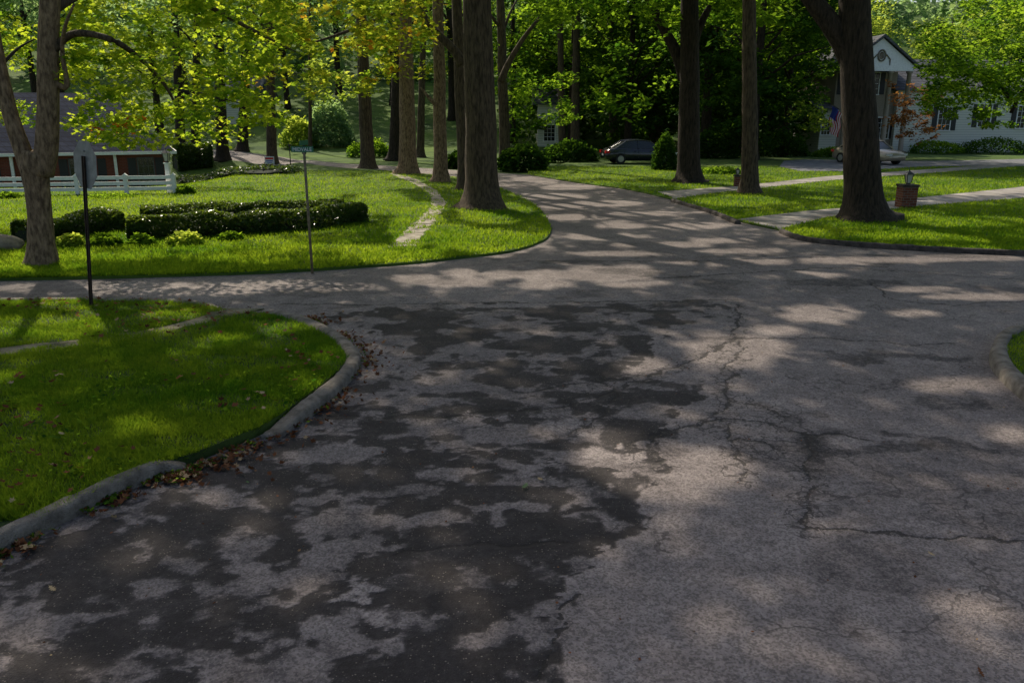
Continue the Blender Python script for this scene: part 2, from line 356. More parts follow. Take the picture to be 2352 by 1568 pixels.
# edges in px
Ledge=[(-700,662),(-300,652),(0,645),(460,636),(750,622),(1000,603),(1200,577),(1255,553),(1270,528),(1243,482),(1190,450),(1130,428),(1060,410),(960,400),(870,392),(760,386),(640,379),(560,373),(500,367)]
Redge=[(1215,403),(1340,424),(1440,436),(1545,460),(1640,488),(1700,513),(1790,530),(1830,546),(1900,557),(2100,571),(2352,582),(2800,600)]
Fedge=[(1100,396),(1000,389),(870,381),(760,375),(660,364),(560,350),(480,343)]
Lw=[P2(*p) for p in Ledge]; Rw=[P2(*p) for p in Redge]; Fw=[P2(*p) for p in Fedge]
Ls=smoothpoly(Lw); Rs=smoothpoly(Rw)
# road: fine near grid
xs=np.concatenate([-np.geomspace(9.2,45,26)[::-1],np.arange(-9,9.001,.030),np.geomspace(9.2,45,26)])
ys=[1.0,1.6,2.2,2.8]
while ys[-1]<20: ys.append(ys[-1]*1.0033)
ys=np.array(ys); YEND=ys[-1]
GX,GY=np.meshgrid(xs,ys); X=GX.ravel(); Y=GY.ravel()
wx=X+(fbm(X*2.5,Y*2.5,11)-.5)*.8+(fbm(X*9,Y*9,19)-.5)*.34; wy=Y+(fbm(X*2.5,Y*2.5,23)-.5)*.8+(fbm(X*9,Y*9,29)-.5)*.34
U,V=proj(wx,wy)
wear=np.full(len(X),.62)+(fbm(X*.35,Y*.35,5)-.5)*.30
def soft(poly,val,amt=1.0):
    global wear
    ins=inpoly(U,V,poly); wear=np.where(ins,wear*(1-amt)+val*amt,wear); return ins
def ell(u,v,ru,rv,val,amt=1.0):
    global wear
    d=np.sqrt(((U-u)/ru)**2+((V-v)/rv)**2); k=np.clip((1.12-d)/.24,0,1)*amt; wear=wear*(1-k)+val*k
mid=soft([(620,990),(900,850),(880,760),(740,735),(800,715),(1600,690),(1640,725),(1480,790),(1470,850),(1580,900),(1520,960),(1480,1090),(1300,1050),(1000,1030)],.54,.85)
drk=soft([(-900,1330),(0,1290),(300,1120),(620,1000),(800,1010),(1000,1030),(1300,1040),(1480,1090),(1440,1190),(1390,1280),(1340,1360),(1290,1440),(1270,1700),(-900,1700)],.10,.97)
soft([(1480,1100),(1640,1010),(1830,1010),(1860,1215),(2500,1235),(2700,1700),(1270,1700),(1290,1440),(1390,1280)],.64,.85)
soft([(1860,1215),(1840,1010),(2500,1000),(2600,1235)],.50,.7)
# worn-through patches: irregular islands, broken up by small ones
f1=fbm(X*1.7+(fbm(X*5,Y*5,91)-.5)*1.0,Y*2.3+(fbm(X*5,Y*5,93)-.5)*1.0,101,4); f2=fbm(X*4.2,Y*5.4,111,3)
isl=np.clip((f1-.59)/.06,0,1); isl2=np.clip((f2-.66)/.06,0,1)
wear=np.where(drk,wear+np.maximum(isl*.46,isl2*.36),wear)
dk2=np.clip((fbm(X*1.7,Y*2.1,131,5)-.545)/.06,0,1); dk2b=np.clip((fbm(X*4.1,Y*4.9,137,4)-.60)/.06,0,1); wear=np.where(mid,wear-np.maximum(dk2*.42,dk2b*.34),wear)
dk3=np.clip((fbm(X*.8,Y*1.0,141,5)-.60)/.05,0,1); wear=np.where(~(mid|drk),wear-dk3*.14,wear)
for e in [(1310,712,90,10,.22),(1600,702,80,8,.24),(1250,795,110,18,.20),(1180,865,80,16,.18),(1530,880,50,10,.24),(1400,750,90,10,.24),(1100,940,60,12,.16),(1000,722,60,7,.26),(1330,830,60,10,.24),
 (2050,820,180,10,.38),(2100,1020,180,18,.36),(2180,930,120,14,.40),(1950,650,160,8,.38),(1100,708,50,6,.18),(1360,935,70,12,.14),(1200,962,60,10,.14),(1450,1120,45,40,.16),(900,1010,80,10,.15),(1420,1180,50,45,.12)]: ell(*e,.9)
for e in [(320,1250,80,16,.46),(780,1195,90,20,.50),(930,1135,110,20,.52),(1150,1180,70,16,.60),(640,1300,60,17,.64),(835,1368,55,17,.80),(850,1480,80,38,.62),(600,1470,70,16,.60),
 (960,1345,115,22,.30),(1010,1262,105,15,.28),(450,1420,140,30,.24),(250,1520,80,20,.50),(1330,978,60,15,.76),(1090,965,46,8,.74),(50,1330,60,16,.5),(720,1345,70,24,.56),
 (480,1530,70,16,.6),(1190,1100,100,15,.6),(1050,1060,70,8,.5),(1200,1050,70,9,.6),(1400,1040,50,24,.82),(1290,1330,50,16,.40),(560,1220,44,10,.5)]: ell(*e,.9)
wear+=(fbm(X*6,Y*6,41)-.5)*.26
CR=[[(1690,700),(1695,780),(1680,850),(1665,920),(1650,960),(1690,1010),(1705,1060),(1712,1110)],[(1660,960),(1780,975),(1845,1000),(1850,1080),(1865,1215)],[(1865,1215),(2100,1225),(2400,1238)],
[(760,960),(1000,958),(1150,942),(1300,935),(1450,880),(1560,840),(1690,780)],[(640,700),(1000,698),(1400,692),(1700,690)],[(1690,780),(1850,775),(2100,792),(2200,790)],[(1440,645),(1500,640),(1900,615),(2100,625),(2352,645)],
[(1650,960),(1560,985),(1480,1000),(1500,1060)],[(1690,1010),(1760,1010),(1800,1040)],[(1665,920),(1740,930),(1800,960)],[(1380,860),(1410,900),(1380,960),(1300,1000)],[(900,1260),(1100,1240),(1330,1250)],
[(1340,1360),(1280,1440),(1260,1560)],[(2000,650),(2050,690),(2200,700),(2352,690)],[(1200,600),(1600,600),(1900,590)],[(1840,1000),(1900,990),(2000,1010)],[(1100,870),(1200,900),(1440,870)]]
crack=np.zeros(len(X)); craze=np.zeros(len(X))
cx_=X+(fbm(X*3,Y*3,51)-.5)*.25+(fbm(X*12,Y*12,53)-.5)*.09; cy_=Y+(fbm(X*3,Y*3,57)-.5)*.25+(fbm(X*12,Y*12,59)-.5)*.09
for ci,pl in enumerate(CR):
    w=[P2(*p) for p in pl]
    for (x1,y1),(x2,y2) in zip(w,w[1:]):
        dx,dy=x2-x1,y2-y1; L2=dx*dx+dy*dy+1e-9
        t=np.clip(((cx_-x1)*dx+(cy_-y1)*dy)/L2,0,1); d=np.hypot(cx_-x1-t*dx,cy_-y1-t*dy)
        ww=.015+.0008*Y
        crack=np.maximum(crack,np.clip(1.1-d/ww*.5,0,1))
        if ci in (0,1,3,7,8,9,10): craze=np.maximum(craze,np.exp(-(d/.22)**2)); 
        wear-=.06*np.exp(-(d/.07)**2)
nx,ny=len(xs),len(ys); idx=np.arange(nx*ny,dtype=np.int32).reshape(ny,nx); Q=np.stack([idx[:-1,:-1],idx[:-1,1:],idx[1:,1:],idx[1:,:-1]],-1).reshape(-1,4)
ll=[p for p in Ls if p[1]>YEND]
farpoly=[(-3.0,YEND)]+[(x-.35,y+.2) for x,y in ll]
fw=smoothpoly([Rw[0]]+Fw); fx=[p for p in fw]
back=[p for p in Rs if p[1]>YEND]
farpoly+= [(x,y+.3) for x,y in fx[::-1]] + [(x+.4,y) for x,y in back] + [(16,YEND)]
b=dens(farpoly,1.0); gx,gy=np.meshgrid(np.arange(-50,20,1.2),np.arange(YEND+.4,80,1.2)); ins=inpoly(gx.ravel(),gy.ravel(),b)
pts=[Vector(p) for p in b]+[Vector((float(a),float(c))) for a,c in zip(gx.ravel()[ins],gy.ravel()[ins])]
r=delaunay_2d_cdt(pts,[],[list(range(len(b)))],1,1e-4)
fv=np.array([(p[0],p[1],float(hgt(p[0],p[1]))+.012*min(1,max(0,p[1]-YEND))) for p in r[0]]); base=len(X)
tri=np.array([f for f in r[2]],dtype=np.int32)+base
e1=fv[tri[:,1]-base]-fv[tri[:,0]-base]; e2=fv[tri[:,2]-base]-fv[tri[:,0]-base]; fl=(e1[:,0]*e2[:,1]-e1[:,1]*e2[:,0])<0; tri[fl]=tri[fl][:,::-1]
Vt=np.concatenate([np.stack([X,Y,np.zeros(len(X))],1),fv]); me=bpy.data.meshes.new('road')
me.vertices.add(len(Vt)); me.vertices.foreach_set('co',Vt.astype(np.float32).ravel())
me.loops.add(Q.size+tri.size); me.loops.foreach_set('vertex_index',np.concatenate([Q.ravel(),tri.ravel()]).astype(np.int32))
me.polygons.add(len(Q)+len(tri)); me.polygons.foreach_set('loop_start',np.concatenate([np.arange(len(Q))*4,Q.size+np.arange(len(tri))*3]).astype(np.int32))
me.update(calc_edges=True)
fwear=.60+(fbm(fv[:,0]*.5,fv[:,1]*.5,5)-.5)*.4
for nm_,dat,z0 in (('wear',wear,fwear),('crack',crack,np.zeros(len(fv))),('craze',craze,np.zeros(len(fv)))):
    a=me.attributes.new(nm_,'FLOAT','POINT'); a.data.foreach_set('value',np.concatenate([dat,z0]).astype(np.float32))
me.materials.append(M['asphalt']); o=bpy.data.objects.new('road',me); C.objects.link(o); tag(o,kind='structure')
# lawns
polyL=Ls+[(-36,68),(-60,66),(-60,Lw[0][1])]; sheet('lawn',polyL,.05,M['lawn'],1.0,jag=.03)
polyR=Rs+[(70,Rw[-1][1]),(70,62),(6,62),(Rw[0][0],Rw[0][1]+3)]; sheet('lawn',polyR,.05,M['lawn'],1.0,jag=.02)
nl=[P2(u,v,.1) for u,v in [(0,690),(250,688),(400,691),(478,700),(520,712),(590,714),(690,737),(755,770),(792,806),(797,825),(768,858),(688,918),(612,972),(520,1008),(440,1040),(340,1072),(150,1163),(0,1238),(-300,1400)]]
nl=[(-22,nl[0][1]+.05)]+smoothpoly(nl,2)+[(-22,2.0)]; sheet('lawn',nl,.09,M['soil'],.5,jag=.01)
nr=[P2(u,v,.1) for u,v in [(2700,738),(2352,754),(2322,768),(2306,797),(2318,832),(2365,878),(2500,980),(2700,1140)]]
nr=[(22,nr[0][1])]+smoothpoly(nr,2)+[(22,5)]; sheet('lawn',nr,.09,M['soil'],.5)
# walks and drives
w1=[P2(*p) for p in [(893,573),(952,571),(1008,502),(1026,468),(1004,442),(958,415),(905,400),(895,402),(940,420),(988,447),(994,478),(950,516)]]; sheet('sidewalk',w1,.058,M['walk'],.45,jag=.07,skirt=.03)
w2=[P2(u,v,.1) for u,v in [(480,704),(600,709),(545,720),(350,770),(200,792),(-200,838),(-200,820),(190,777),(340,757),(480,722)]]; sheet('path',w2,.096,M['path'],.4,jag=.05,skirt=.02)
d1=[P2(*p) for p in [(1695,508),(1792,531),(1900,503),(2100,478),(2352,458),(2800,425),(2800,405),(2352,432),(2100,459),(1930,482),(1850,489)]]; sheet('driveway',d1,.062,M['drive'],.8,skirt=.1)
d2=[P2(*p) for p in [(1510,444),(1550,460),(1640,447),(1900,418),(2352,383),(2700,372),(2700,366),(2352,376),(1900,408),(1700,430)]]; sheet('driveway',d2,.062,M['drive'],.8,skirt=.1)
d3=[P2(*p) for p in [(1840,396),(1790,385),(1800,372),(1850,368),(2000,372),(2150,372),(2600,362),(2600,374),(2352,380),(2100,386),(1950,396)]]; sheet('driveway',d3,.066,M['gravel'],.8,skirt=.05)
# curbs
def curb(pts,mat,w=.1,h=.125,taper=(0,0),name='curb'):
    p=dens(pts,.08,False); mb=MB(); n=len(p); prof=[(-1,-.3),(-1,.7),(-.75,.95),(-.2,1.0),(.4,.98),(.85,.8),(1,.5),(1.08,-.3)]
    rings=[]
    for i,q in enumerate(p):
        a=Vector(p[max(0,i-1)]); b2=Vector(p[min(n-1,i+1)]); d=(b2-a).normalized(); nn=Vector((-d.y,d.x)); s=1
        if taper[0] and i*.08<taper[0]: s=.35+.65*i*.08/taper[0]
        if taper[1] and (n-1-i)*.08<taper[1]: s=.35+.65*(n-1-i)*.08/taper[1]
        for (x,z) in prof:
            jx=(vnoise(np.array([q[0]*3.]),np.array([q[1]*3+x*2]),3)[0]-.5)*.03+(vnoise(np.array([q[0]*14.]),np.array([q[1]*14+x*3+z]),8)[0]-.5)*.016
            rings.append((q[0]+nn.x*(x*w+jx),q[1]+nn.y*(x*w+jx),z*h*s+jx*.6 if z>0 else z*h))
    k=len(prof); fs=[]
    for i in range(n-1):
        for j in range(k-1): fs.append((i*k+j,i*k+j+1,(i+1)*k+j+1,(i+1)*k+j))
    fs+= [tuple(range(k)),tuple(range((n-1)*k,n*k))[::-1]]
    mb.add(rings,fs); o=mb.build(name,mat,smooth=True); tag(o,kind='structure'); return o
cA=smoothpoly([P2(u,v,.11) for u,v in [(505,706),(480,698),(400,688),(250,685),(0,687),(-700,690)]]); curb(cA,M['concrete'],w=.09,taper=(.5,0))
cBp=[(588,707),(690,728),(768,765),(806,801),(811,826),(780,866),(700,930),(612,984)]
cB=smoothpoly([P2(u,v,.11) for u,v in cBp]); curb(cB[::-1],M['concrete'],w=.095,h=.13,taper=(.7,.4))
cC=smoothpoly([P2(u,v,.11) for u,v in [(425,1052),(340,1063),(150,1155),(0,1222),(-300,1380),(-700,1600)]]); curb(cC[::-1],M['concrete'],w=.085,h=.13,taper=(0,.4))
cD=smoothpoly([P2(u,v,.11) for u,v in [(2700,728),(2352,748),(2312,762),(2292,796),(2305,836),(2355,884),(2500,990),(2750,1180)]]); curb(cD[::-1],M['concrete'],w=.095,h=.14)
cE=[p for p in smoothpoly([P2(u,v,.05) for u,v in [(1795,532),(1830,546),(1900,557),(2100,571),(2352,582),(2800,600)]])]; curb(cE,M['stonecurb'],w=.07,h=.12)
cG=smoothpoly([P2(u,v,.05) for u,v in [(1545,461),(1600,477),(1640,488),(1695,512)]]); curb(cG,M['stonecurb'],w=.08,h=.12)
# ------------------------------------------------------------------ grass blades
def blades(name,poly,n,h,w,z0,yr,mat,label,pw=1.0,excl=[],inside=0.0,bare=0.0):
    xs_=[p[0] for p in poly]; ylo,yhi=yr
    y=ylo+(yhi-ylo)*rng.random(n*3)**pw; 
    xl=np.maximum(min(xs_),-.75*y-1); xh=np.minimum(max(xs_),.75*y+1)
    x=xl+(xh-xl)*rng.random(n*3); m=inpoly(x,y,poly); pt=fbm(x*2.2,y*2.2,66)<inside
    for e in excl: m&=(~inpoly(x,y,e))|pt
    if bare: m&=(fbm(x*2.0,y*2.0,171)>bare)|(rng.random(len(x))<.35)
    x=x[m][:n];y=y[m][:n]; N=len(x); cl=fbm(x*1.3,y*1.3,77)*.6+fbm(x*5,y*5,79)*.5
    hh=h*rng.uniform(.5,1.4,N)*(.4+1.1*cl); a=rng.random(N)*6.283; ww=w*rng.uniform(.7,1.3,N)
    z=hgt(x,y)+z0; lx=rng.normal(0,.5,N)*hh; ly=rng.normal(0,.5,N)*hh
    V=np.zeros((N,3,3)); V[:,0]=np.stack([x-np.cos(a)*ww,y-np.sin(a)*ww,z],1); V[:,1]=np.stack([x+np.cos(a)*ww,y+np.sin(a)*ww,z],1); V[:,2]=np.stack([x+lx,y+ly,z+hh],1)
    o=rawmesh(name,V.reshape(-1,3),3,mat,None,np.clip(fbm(x*.6,y*.6,88)*1.0+fbm(x*3,y*3,89)*.5-.4+rng.random(N)*.4,0,1))
    return tag(o,label,'grass',kind='stuff')
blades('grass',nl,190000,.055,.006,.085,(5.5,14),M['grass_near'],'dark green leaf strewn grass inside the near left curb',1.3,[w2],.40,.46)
blades('grass',nr,12000,.05,.008,.085,(7,14),M['grass_near'],'grass behind the curved curb at the right edge')
blades('grass',polyL,180000,.075,.014,.045,(15,46),M['grass'],'sunlit grass of the lawn across the cross street on the left',2.2,[w1],.47)
blades('grass',polyR,110000,.07,.016,.045,(17,50),M['grass'],'grass of the lawns beside the driveways on the right',1.8,[d1,d2,d3])
# ------------------------------------------------------------------ trees
def pxm(Y,v=450): # px per metre at world Y near the ground
    _,dy,_=ray(0,v); return F/(Y/dy)
def crownpts(center,rad,nc,nl_,cr,shell=.45,flat=.4):
    d=rng.normal(0,1,(nc,3)); d/=np.linalg.norm(d,axis=1)[:,None]; d*=(shell+(1-shell)*rng.random((nc,1)))
    return clumps(np.array(center)+d*np.array(rad),nl_,cr,flat)
CAN=[]
def tree(label,u,v,wpx,utop,mat,crown,leafm,H=17,flare=1.6,limbs=[],group=None,sprays=[],size=.16,shape=DIA,name='tree',bend=0,kee=True,toplimbs=5):
    b=pix(u,v); Y=b.y; r=wpx/2/pxm(Y,v)
    top=atY(utop,0,Y); dirx=(top.x-b.x)/(top.z-b.z)
    t=thing(name,label,'tree',b,0,group)
    L=lambda q:Vector(q)-b
    hs=[-.15,0,.12,.3,.6,1.0,1.6]+[1.6+k*.9 for k in range(1,int((H-1.6)/.9))]
    pts=[];rad=[];lob=[]
    for i,z in enumerate(hs):
        pts.append(Vector((dirx*z+bend*math.sin(z*.45)+random.uniform(-.02,.02),math.sin(z*.3+u)*.08,z)))
        fl=1+(flare-1)*math.exp(-max(0,z)/.28); rad.append(r*fl*(1-.62*max(0,z)/H)); lob.append(.28*math.exp(-max(0,z)/.35))
    mb=MB(); mb.tube(pts,rad,n=24,rough=.035,seed=u,lobes=lob); mb.build('trunk',mat,t,smooth=True)
    def trunkat(z): 
        z=max(0,z); return Vector((dirx*z+bend*math.sin(z*.45),math.sin(z*.3+u)*.08,z))
    if crown:
        (dx,dy,zc),rr,nc,nlv,cr=crown; cen=(b.x+dirx*zc+dx,b.y+dy,zc)
        Pn,ti=crownpts(cen,rr,int(nc*1.15),nlv,cr)
        ok=Pn[:,2]>2.2; Pn=Pn[ok];ti=ti[ok]; CAN.append((t,b,leafm))
    else: Pn=np.zeros((0,3)); ti=np.zeros(0)
    for (u0,u1,v0,v1,Y0,Y1,nc,nlv,cr) in sprays:
        cs=[]
        for _ in range(nc):
            q=atY(random.uniform(u0,u1),random.uniform(v0,v1),random.uniform(Y0,Y1)); cs.append(q)
        p2,t2=clumps(cs,nlv,cr,.45); Pn=np.concatenate([Pn,p2]); ti=np.concatenate([ti,t2])
    if len(Pn):
        if kee:
            k=keep(Pn) ; Pn=Pn[k]; ti=ti[k]
        leaves('crown',Pn,size,leafm,t,.55,shape,ti,origin=b)
    if crown:
        for k in range(toplimbs):
            z0=H*random.uniform(.40,.85); s=trunkat(z0); a=k*2.4+u; R_=rr[0]*random.uniform(.5,.95)
            e=Vector((dx*.5+dirx*zc+math.cos(a)*R_,dy*.5+math.sin(a)*R_,z0+random.uniform(1.5,4)))
            m1=s.lerp(e,.4)+Vector((0,0,.8)); rr0=r*.26
            mb=MB(); mb.tube([s,s.lerp(m1,.5)+Vector((0,0,.2)),m1,m1.lerp(e,.5)+Vector((0,0,.3)),e],[rr0,rr0*.8,rr0*.6,rr0*.35,rr0*.1],n=8,rough=.05,seed=k); mb.build('limb',mat,t,smooth=True)
    for (px,rs) in limbs:
        limb(t,b,px,rs,mat,12)
    return t
def limb(t,base,px,rs,mat,n=14,name='limb',rough=.04,fac=1):
    q=[Vector(atY(*p))-base for p in px]; pts2=[];rd=[]; sc=pxm(px[0][2],300)/fac
    for i in range(len(q)-1):
        for j in range(4):
            f=j/4; pts2.append(q[i].lerp(q[i+1],f)); rd.append((rs[i]*(1-f)+rs[i+1]*f)/sc/2)
    pts2.append(q[-1]); rd.append(rs[-1]/sc/2)
    for _ in range(3): pts2=[pts2[0]]+[(pts2[i-1]+pts2[i]*2+pts2[i+1])/4 for i in range(1,len(pts2)-1)]+[pts2[-1]]
    mb=MB(); mb.tube(pts2,rd,n=n,rough=rough,seed=rs[0]); return mb.build(name,mat,t,smooth=True)
# forked maple, left
b1=pix(97,612); Y1=b1.y
t1=thing('maple_tree','forked maple with scaly trunk on the lawn at the left edge','tree',b1)
CAN.append((t1,b1,M['leaf_maple']))
limb(t1,b1,[(97,622,Y1),(97,600,Y1),(95,560,Y1),(92,500,Y1),(85,430,Y1),(80,385,Y1),(85,350,Y1)],[112,88,70,62,62,76,72],M['bark_light'],20,'trunk',fac=.86)
limb(t1,b1,[(95,400,Y1),(108,340,Y1),(112,250,Y1),(110,150,Y1),(112,60,Y1),(118,-80,Y1),(100,-300,Y1),(150,-700,Y1)],[60,58,54,52,50,46,38,15],M['bark_light'],fac=.86)
limb(t1,b1,[(72,400,Y1),(50,340,Y1),(25,270,Y1),(5,190,Y1),(-12,90,Y1),(-40,-60,Y1),(-120,-300,Y1)],[50,44,40,36,32,28,12],M['bark_light'],fac=.86)
limb(t1,b1,[(120,120,Y1),(160,75,Y1),(215,78,Y1-.3),(270,95,Y1-.5),(330,140,Y1+1),(390,205,Y1+1.6),(425,300,Y1+2)],[20,16,14,13,11,8,3],M['bark'],8)
limb(t1,b1,[(125,190,Y1),(160,210,Y1),(140,120,Y1),(148,60,Y1-.4),(170,10,Y1-.6)],[15,13,10,8,5],M['bark_light'],8)
limb(t1,b1,[(112,30,Y1),(200,-30,Y1+.5),(420,-20,Y1+2),(560,60,Y1+3),(680,120,Y1+4)],[24,20,15,10,3],M['bark'],8)
limb(t1,b1,[(390,205,Y1+1.6),(470,215,Y1+2),(560,240,Y1+2.5)],[7,5,2],M['twig'],6)
limb(t1,b1,[(-5,160,Y1),(40,110,Y1+.4),(80,90,Y1+.8)],[10,7,3],M['twig'],6)
reg=[(170,620,120,320,Y1-.5,Y1+5,84,64,.46),(140,420,20,160,Y1,Y1+4,40,60,.48),(250,460,240,330,Y1+1,Y1+4,18,50,.4),(440,640,-20,120,Y1+1,Y1+6,40,60,.48),(-40,90,40,330,Y1+1,Y1+5,24,50,.45),(540,660,60,290,Y1+2,Y1+6,20,50,.42),(150,480,-60,30,Y1,Y1+4,26,60,.5)]
Pn=np.zeros((0,3));ti=np.zeros(0)
for (u0,u1,v0,v1,Ya,Yb,nc,nlv,cr) in reg:
    cs=[atY(random.uniform(u0,u1),random.uniform(v0,v1),random.uniform(Ya,Yb)) for _ in range(nc)]
    p2,t2=clumps(cs,nlv,cr,.35); Pn=np.concatenate([Pn,p2]); ti=np.concatenate([ti,t2*.80])
k=keep(Pn,.5); Pn=Pn[k]; ti=ti[k]
cs=[atY(random.gauss(265,45),random.gauss(305,18),Y1+2) for _ in range(4)]; p2,t2=clumps(cs,14,.3,.35); Pn=np.concatenate([Pn,p2]); ti=np.concatenate([ti,t2*0+1])
leaves('crown',Pn,.073,M['leaf_maple'],t1,.6,STAR,ti,origin=b1)
# mid trees
tree('massive straight oak trunk on the grass point beside the sidewalk',1108,482,76,1095,M['bark'],((0,-1,13),(8,8,4),70,50,1.1),M['leaf_green'],H=20,flare=1.7,toplimbs=7)
tree('slim grey trunk close behind the massive oak, its limb reaching left',1068,438,30,1048,M['bark'],((0,0,12),(6,6,3.5),45,60,1.0),M['leaf_autumn'],H=17,
  limbs=[([(1062,150,30),(1045,115,30),(1000,75,30),(960,20,30),(940,-60,30)],[24,20,16,13,8]),([(960,20,30),(880,40,29),(780,80,28),(680,110,27)],[12,9,6,2])],
  sprays=[(620,1000,-20,100,21,30,74,65,.65),(600,860,60,210,22,30,36,50,.5)],size=.10,shape=STAR)
tree('pale grey straight trunk left of the massive oak along the sidewalk',1013,421,32,1005,M['bark_light'],((-1,0,12),(6,6,4),45,60,1.0),M['leaf_autumn'],H=17,
  limbs=[([(1000,240,35),(985,225,35),(965,200,35)],[10,8,3])],sprays=[(780,1000,60,170,30,38,24,45,.6)],size=.13)
tree('thick pale trunk with flared base, third street tree left of the massive oak',937,401,40,930,M['bark_light'],((-1,0,12),(6,6,4),45,60,1.0),M['leaf_autumn'],H=17,sprays=[(620,900,60,230,32,44,44,45,.7)],size=.14)
tree('grey trunk at the far end of the sidewalk row near the left bend',845,388,32,828,M['bark'],((-1,0,12),(6,6,4),50,60,1.0),M['leaf_bright'],H=18,sprays=[(700,900,100,240,44,52,22,50,.8)])
tree('dark leaning trunk between two pale trunks behind the sidewalk row',905,368,26,915,M['bark_dark'],((0,0,12),(6,6,5),60,60,1.1),M['leaf_green'],H=18)
tree('leaning trunk right behind the massive oak with limb rising right',1160,377,26,1150,M['bark'],((0,0,11),(7,6,4.5),80,60,1.1),M['leaf_green'],H=18,
  limbs=[([(1150,190,50),(1165,150,50),(1200,90,50),(1240,40,50)],[18,14,10,6])],sprays=[(1150,1330,150,300,50,58,34,60,.9)])
tree('dark forked trunk on the right lawn left of the slimmer straight one',1582,421,52,1585,M['bark_dark'],((0,0,12),(7,7,4),80,60,1.1),M['leaf_green'],H=18,
  limbs=[([(1572,180,38.5),(1555,120,38.5),(1520,60,38.5),(1480,-20,38.5)],[30,26,20,14]),([(1590,120,38.5),(1605,60,38.5),(1640,0,38.5)],[22,18,12])],
  sprays=[(1250,1560,-20,60,36,42,44,60,.7),(1340,1540,80,260,40,50,34,60,.8)])
tree('slim straight trunk on the right lawn above the small brick pillar',1720,446,38,1722,M['bark'],((0,0,12),(5,6,3.5),60,60,1.0),M['leaf_green'],H=17,sprays=[(1640,1860,-20,50,33,40,24,60,.6)])
tree('huge dark forked trunk beside the brick lantern pillar on the right',1985,508,82,1965,M['bark_dark'],((-3,-1,11.5),(8,8,3.6),100,60,1.1),M['leaf_green'],H=18,flare=1.75,
  limbs=[([(1955,130,24.3),(1935,90,24.3),(1895,40,24.3),(1850,-20,24.3),(1800,-100,24.3)],[60,52,44,38,30])],size=.17)
# background-left trees
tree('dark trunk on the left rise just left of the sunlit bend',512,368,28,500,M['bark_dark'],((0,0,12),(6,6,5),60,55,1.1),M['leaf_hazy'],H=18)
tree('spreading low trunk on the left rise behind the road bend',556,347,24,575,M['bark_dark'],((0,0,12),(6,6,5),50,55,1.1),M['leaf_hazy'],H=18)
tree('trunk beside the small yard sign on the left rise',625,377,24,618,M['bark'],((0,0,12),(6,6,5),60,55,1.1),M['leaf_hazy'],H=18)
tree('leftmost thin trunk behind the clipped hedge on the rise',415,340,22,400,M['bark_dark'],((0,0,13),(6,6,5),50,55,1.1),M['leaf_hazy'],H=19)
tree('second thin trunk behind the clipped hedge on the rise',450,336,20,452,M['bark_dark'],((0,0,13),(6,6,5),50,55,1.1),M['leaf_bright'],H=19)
for (u,v,w_,ut,l) in [(1510,338,30,1500,'dim trunk in the woods just left of the dark forked trunk'),(1320,356,22,1325,'thin dim trunk in the woods left of the black car'),(1292,354,18,1285,'thinnest dim trunk in the woods behind the road bend'),(1410,348,22,1402,'dim trunk directly above the black car'),(1682,340,24,1690,'dim trunk between the two straight right lawn trunks'),(712,345,9,712,'very thin pale trunk behind the street name sign'),(965,360,18,975,'dim slim trunk between the pale street trunks')]:
    tree(l,u,v,w_,ut,M['bark'],((0,0,13),(5,5,4),22,50,1.2),M['leaf_green'],H=18,toplimbs=2,size=.2)
# right
tree('dark green maple with low crown before the white house right edge',2318,345,14,2325,M['bark_dark'],None,M['leaf_green'],H=9,kee=False,
  limbs=[([(2322,230,50),(2290,180,50),(2230,150,50),(2170,140,50)],[10,8,6,2]),([(2322,260,50),(2350,200,50),(2400,170,50)],[9,7,3])],
  sprays=[(2120,2420,60,180,45,55,110,60,.8),(2130,2420,150,230,46,56,90,55,.75),(2120,2240,200,270,48,54,20,50,.6),(2210,2420,0,60,45,55,34,55,.8),(2240,2420,225,290,50,56,26,50,.6)],size=.15)
tree('small rusty leaved dogwood in front of the white house portico',2085,345,7,2090,M['bark_dark'],None,M['leaf_red'],H=6,sprays=[(2050,2160,190,320,57,61,44,40,.6)],size=.13,flare=1.2)
tree('pale green sapling at the dark wood edge left of the white house',1850,330,6,1850,M['bark_dark'],None,M['leaf_bright'],H=5,sprays=[(1805,1895,225,300,57,61,18,45,.6)],size=.13,flare=1.2)
# unseen canopy trees added just outside the frame to shade the crossing
def offtree(label,x,y,zc,rr,nc,lm,r=.4):
    b=Vector((x,y,float(hgt(x,y)))); t=thing('tree',label,'tree',b); CAN.append((t,b,lm))
    mb=MB(); mb.tube([(0,0,-.1),(0,0,.3),(0,0,1),(.1,0,4),(.2,.1,8),(0,0,zc+1)],[r*1.7,r*1.3,r,r*.85,r*.65,r*.2],n=14,rough=.04); mb.build('trunk',M['bark'],t,True)
    Pn,ti=crownpts((x,y,zc),rr,nc,60,1.1); k=keep(Pn,.02); Pn=Pn[k]; ti=ti[k]
    uu,vv=proj(Pn[:,0],Pn[:,1],Pn[:,2]); out=(vv<-30)|(uu<-60)|(uu>2420)|(Pn[:,1]<1); Pn=Pn[out]; ti=ti[out]
    leaves('crown',Pn,.2,lm,t,.55,DIA,ti,origin=b)
    for k in range(5):
        a=k*1.25; e=Vector((math.cos(a)*rr[0]*.7,math.sin(a)*rr[1]*.7,zc+random.uniform(-1,1.5))); s=Vector((.1,0,zc-4.5))
        mb=MB(); mb.tube([s,s.lerp(e,.5)+Vector((0,0,.8)),e],[r*.3,r*.18,.02],n=8); mb.build('limb',M['bark'],t,True)
offtree('canopy tree out of frame left of the near lawn',-14,10,13,(8,7,4),70,M['leaf_green'])
offtree('canopy tree out of frame right of the near curb',15,12.5,13,(9,7,4),80,M['leaf_green'])
offtree('canopy tree out of frame on the lawn beyond the forked maple',-17,22,13,(7,7,4),40,M['leaf_green'])
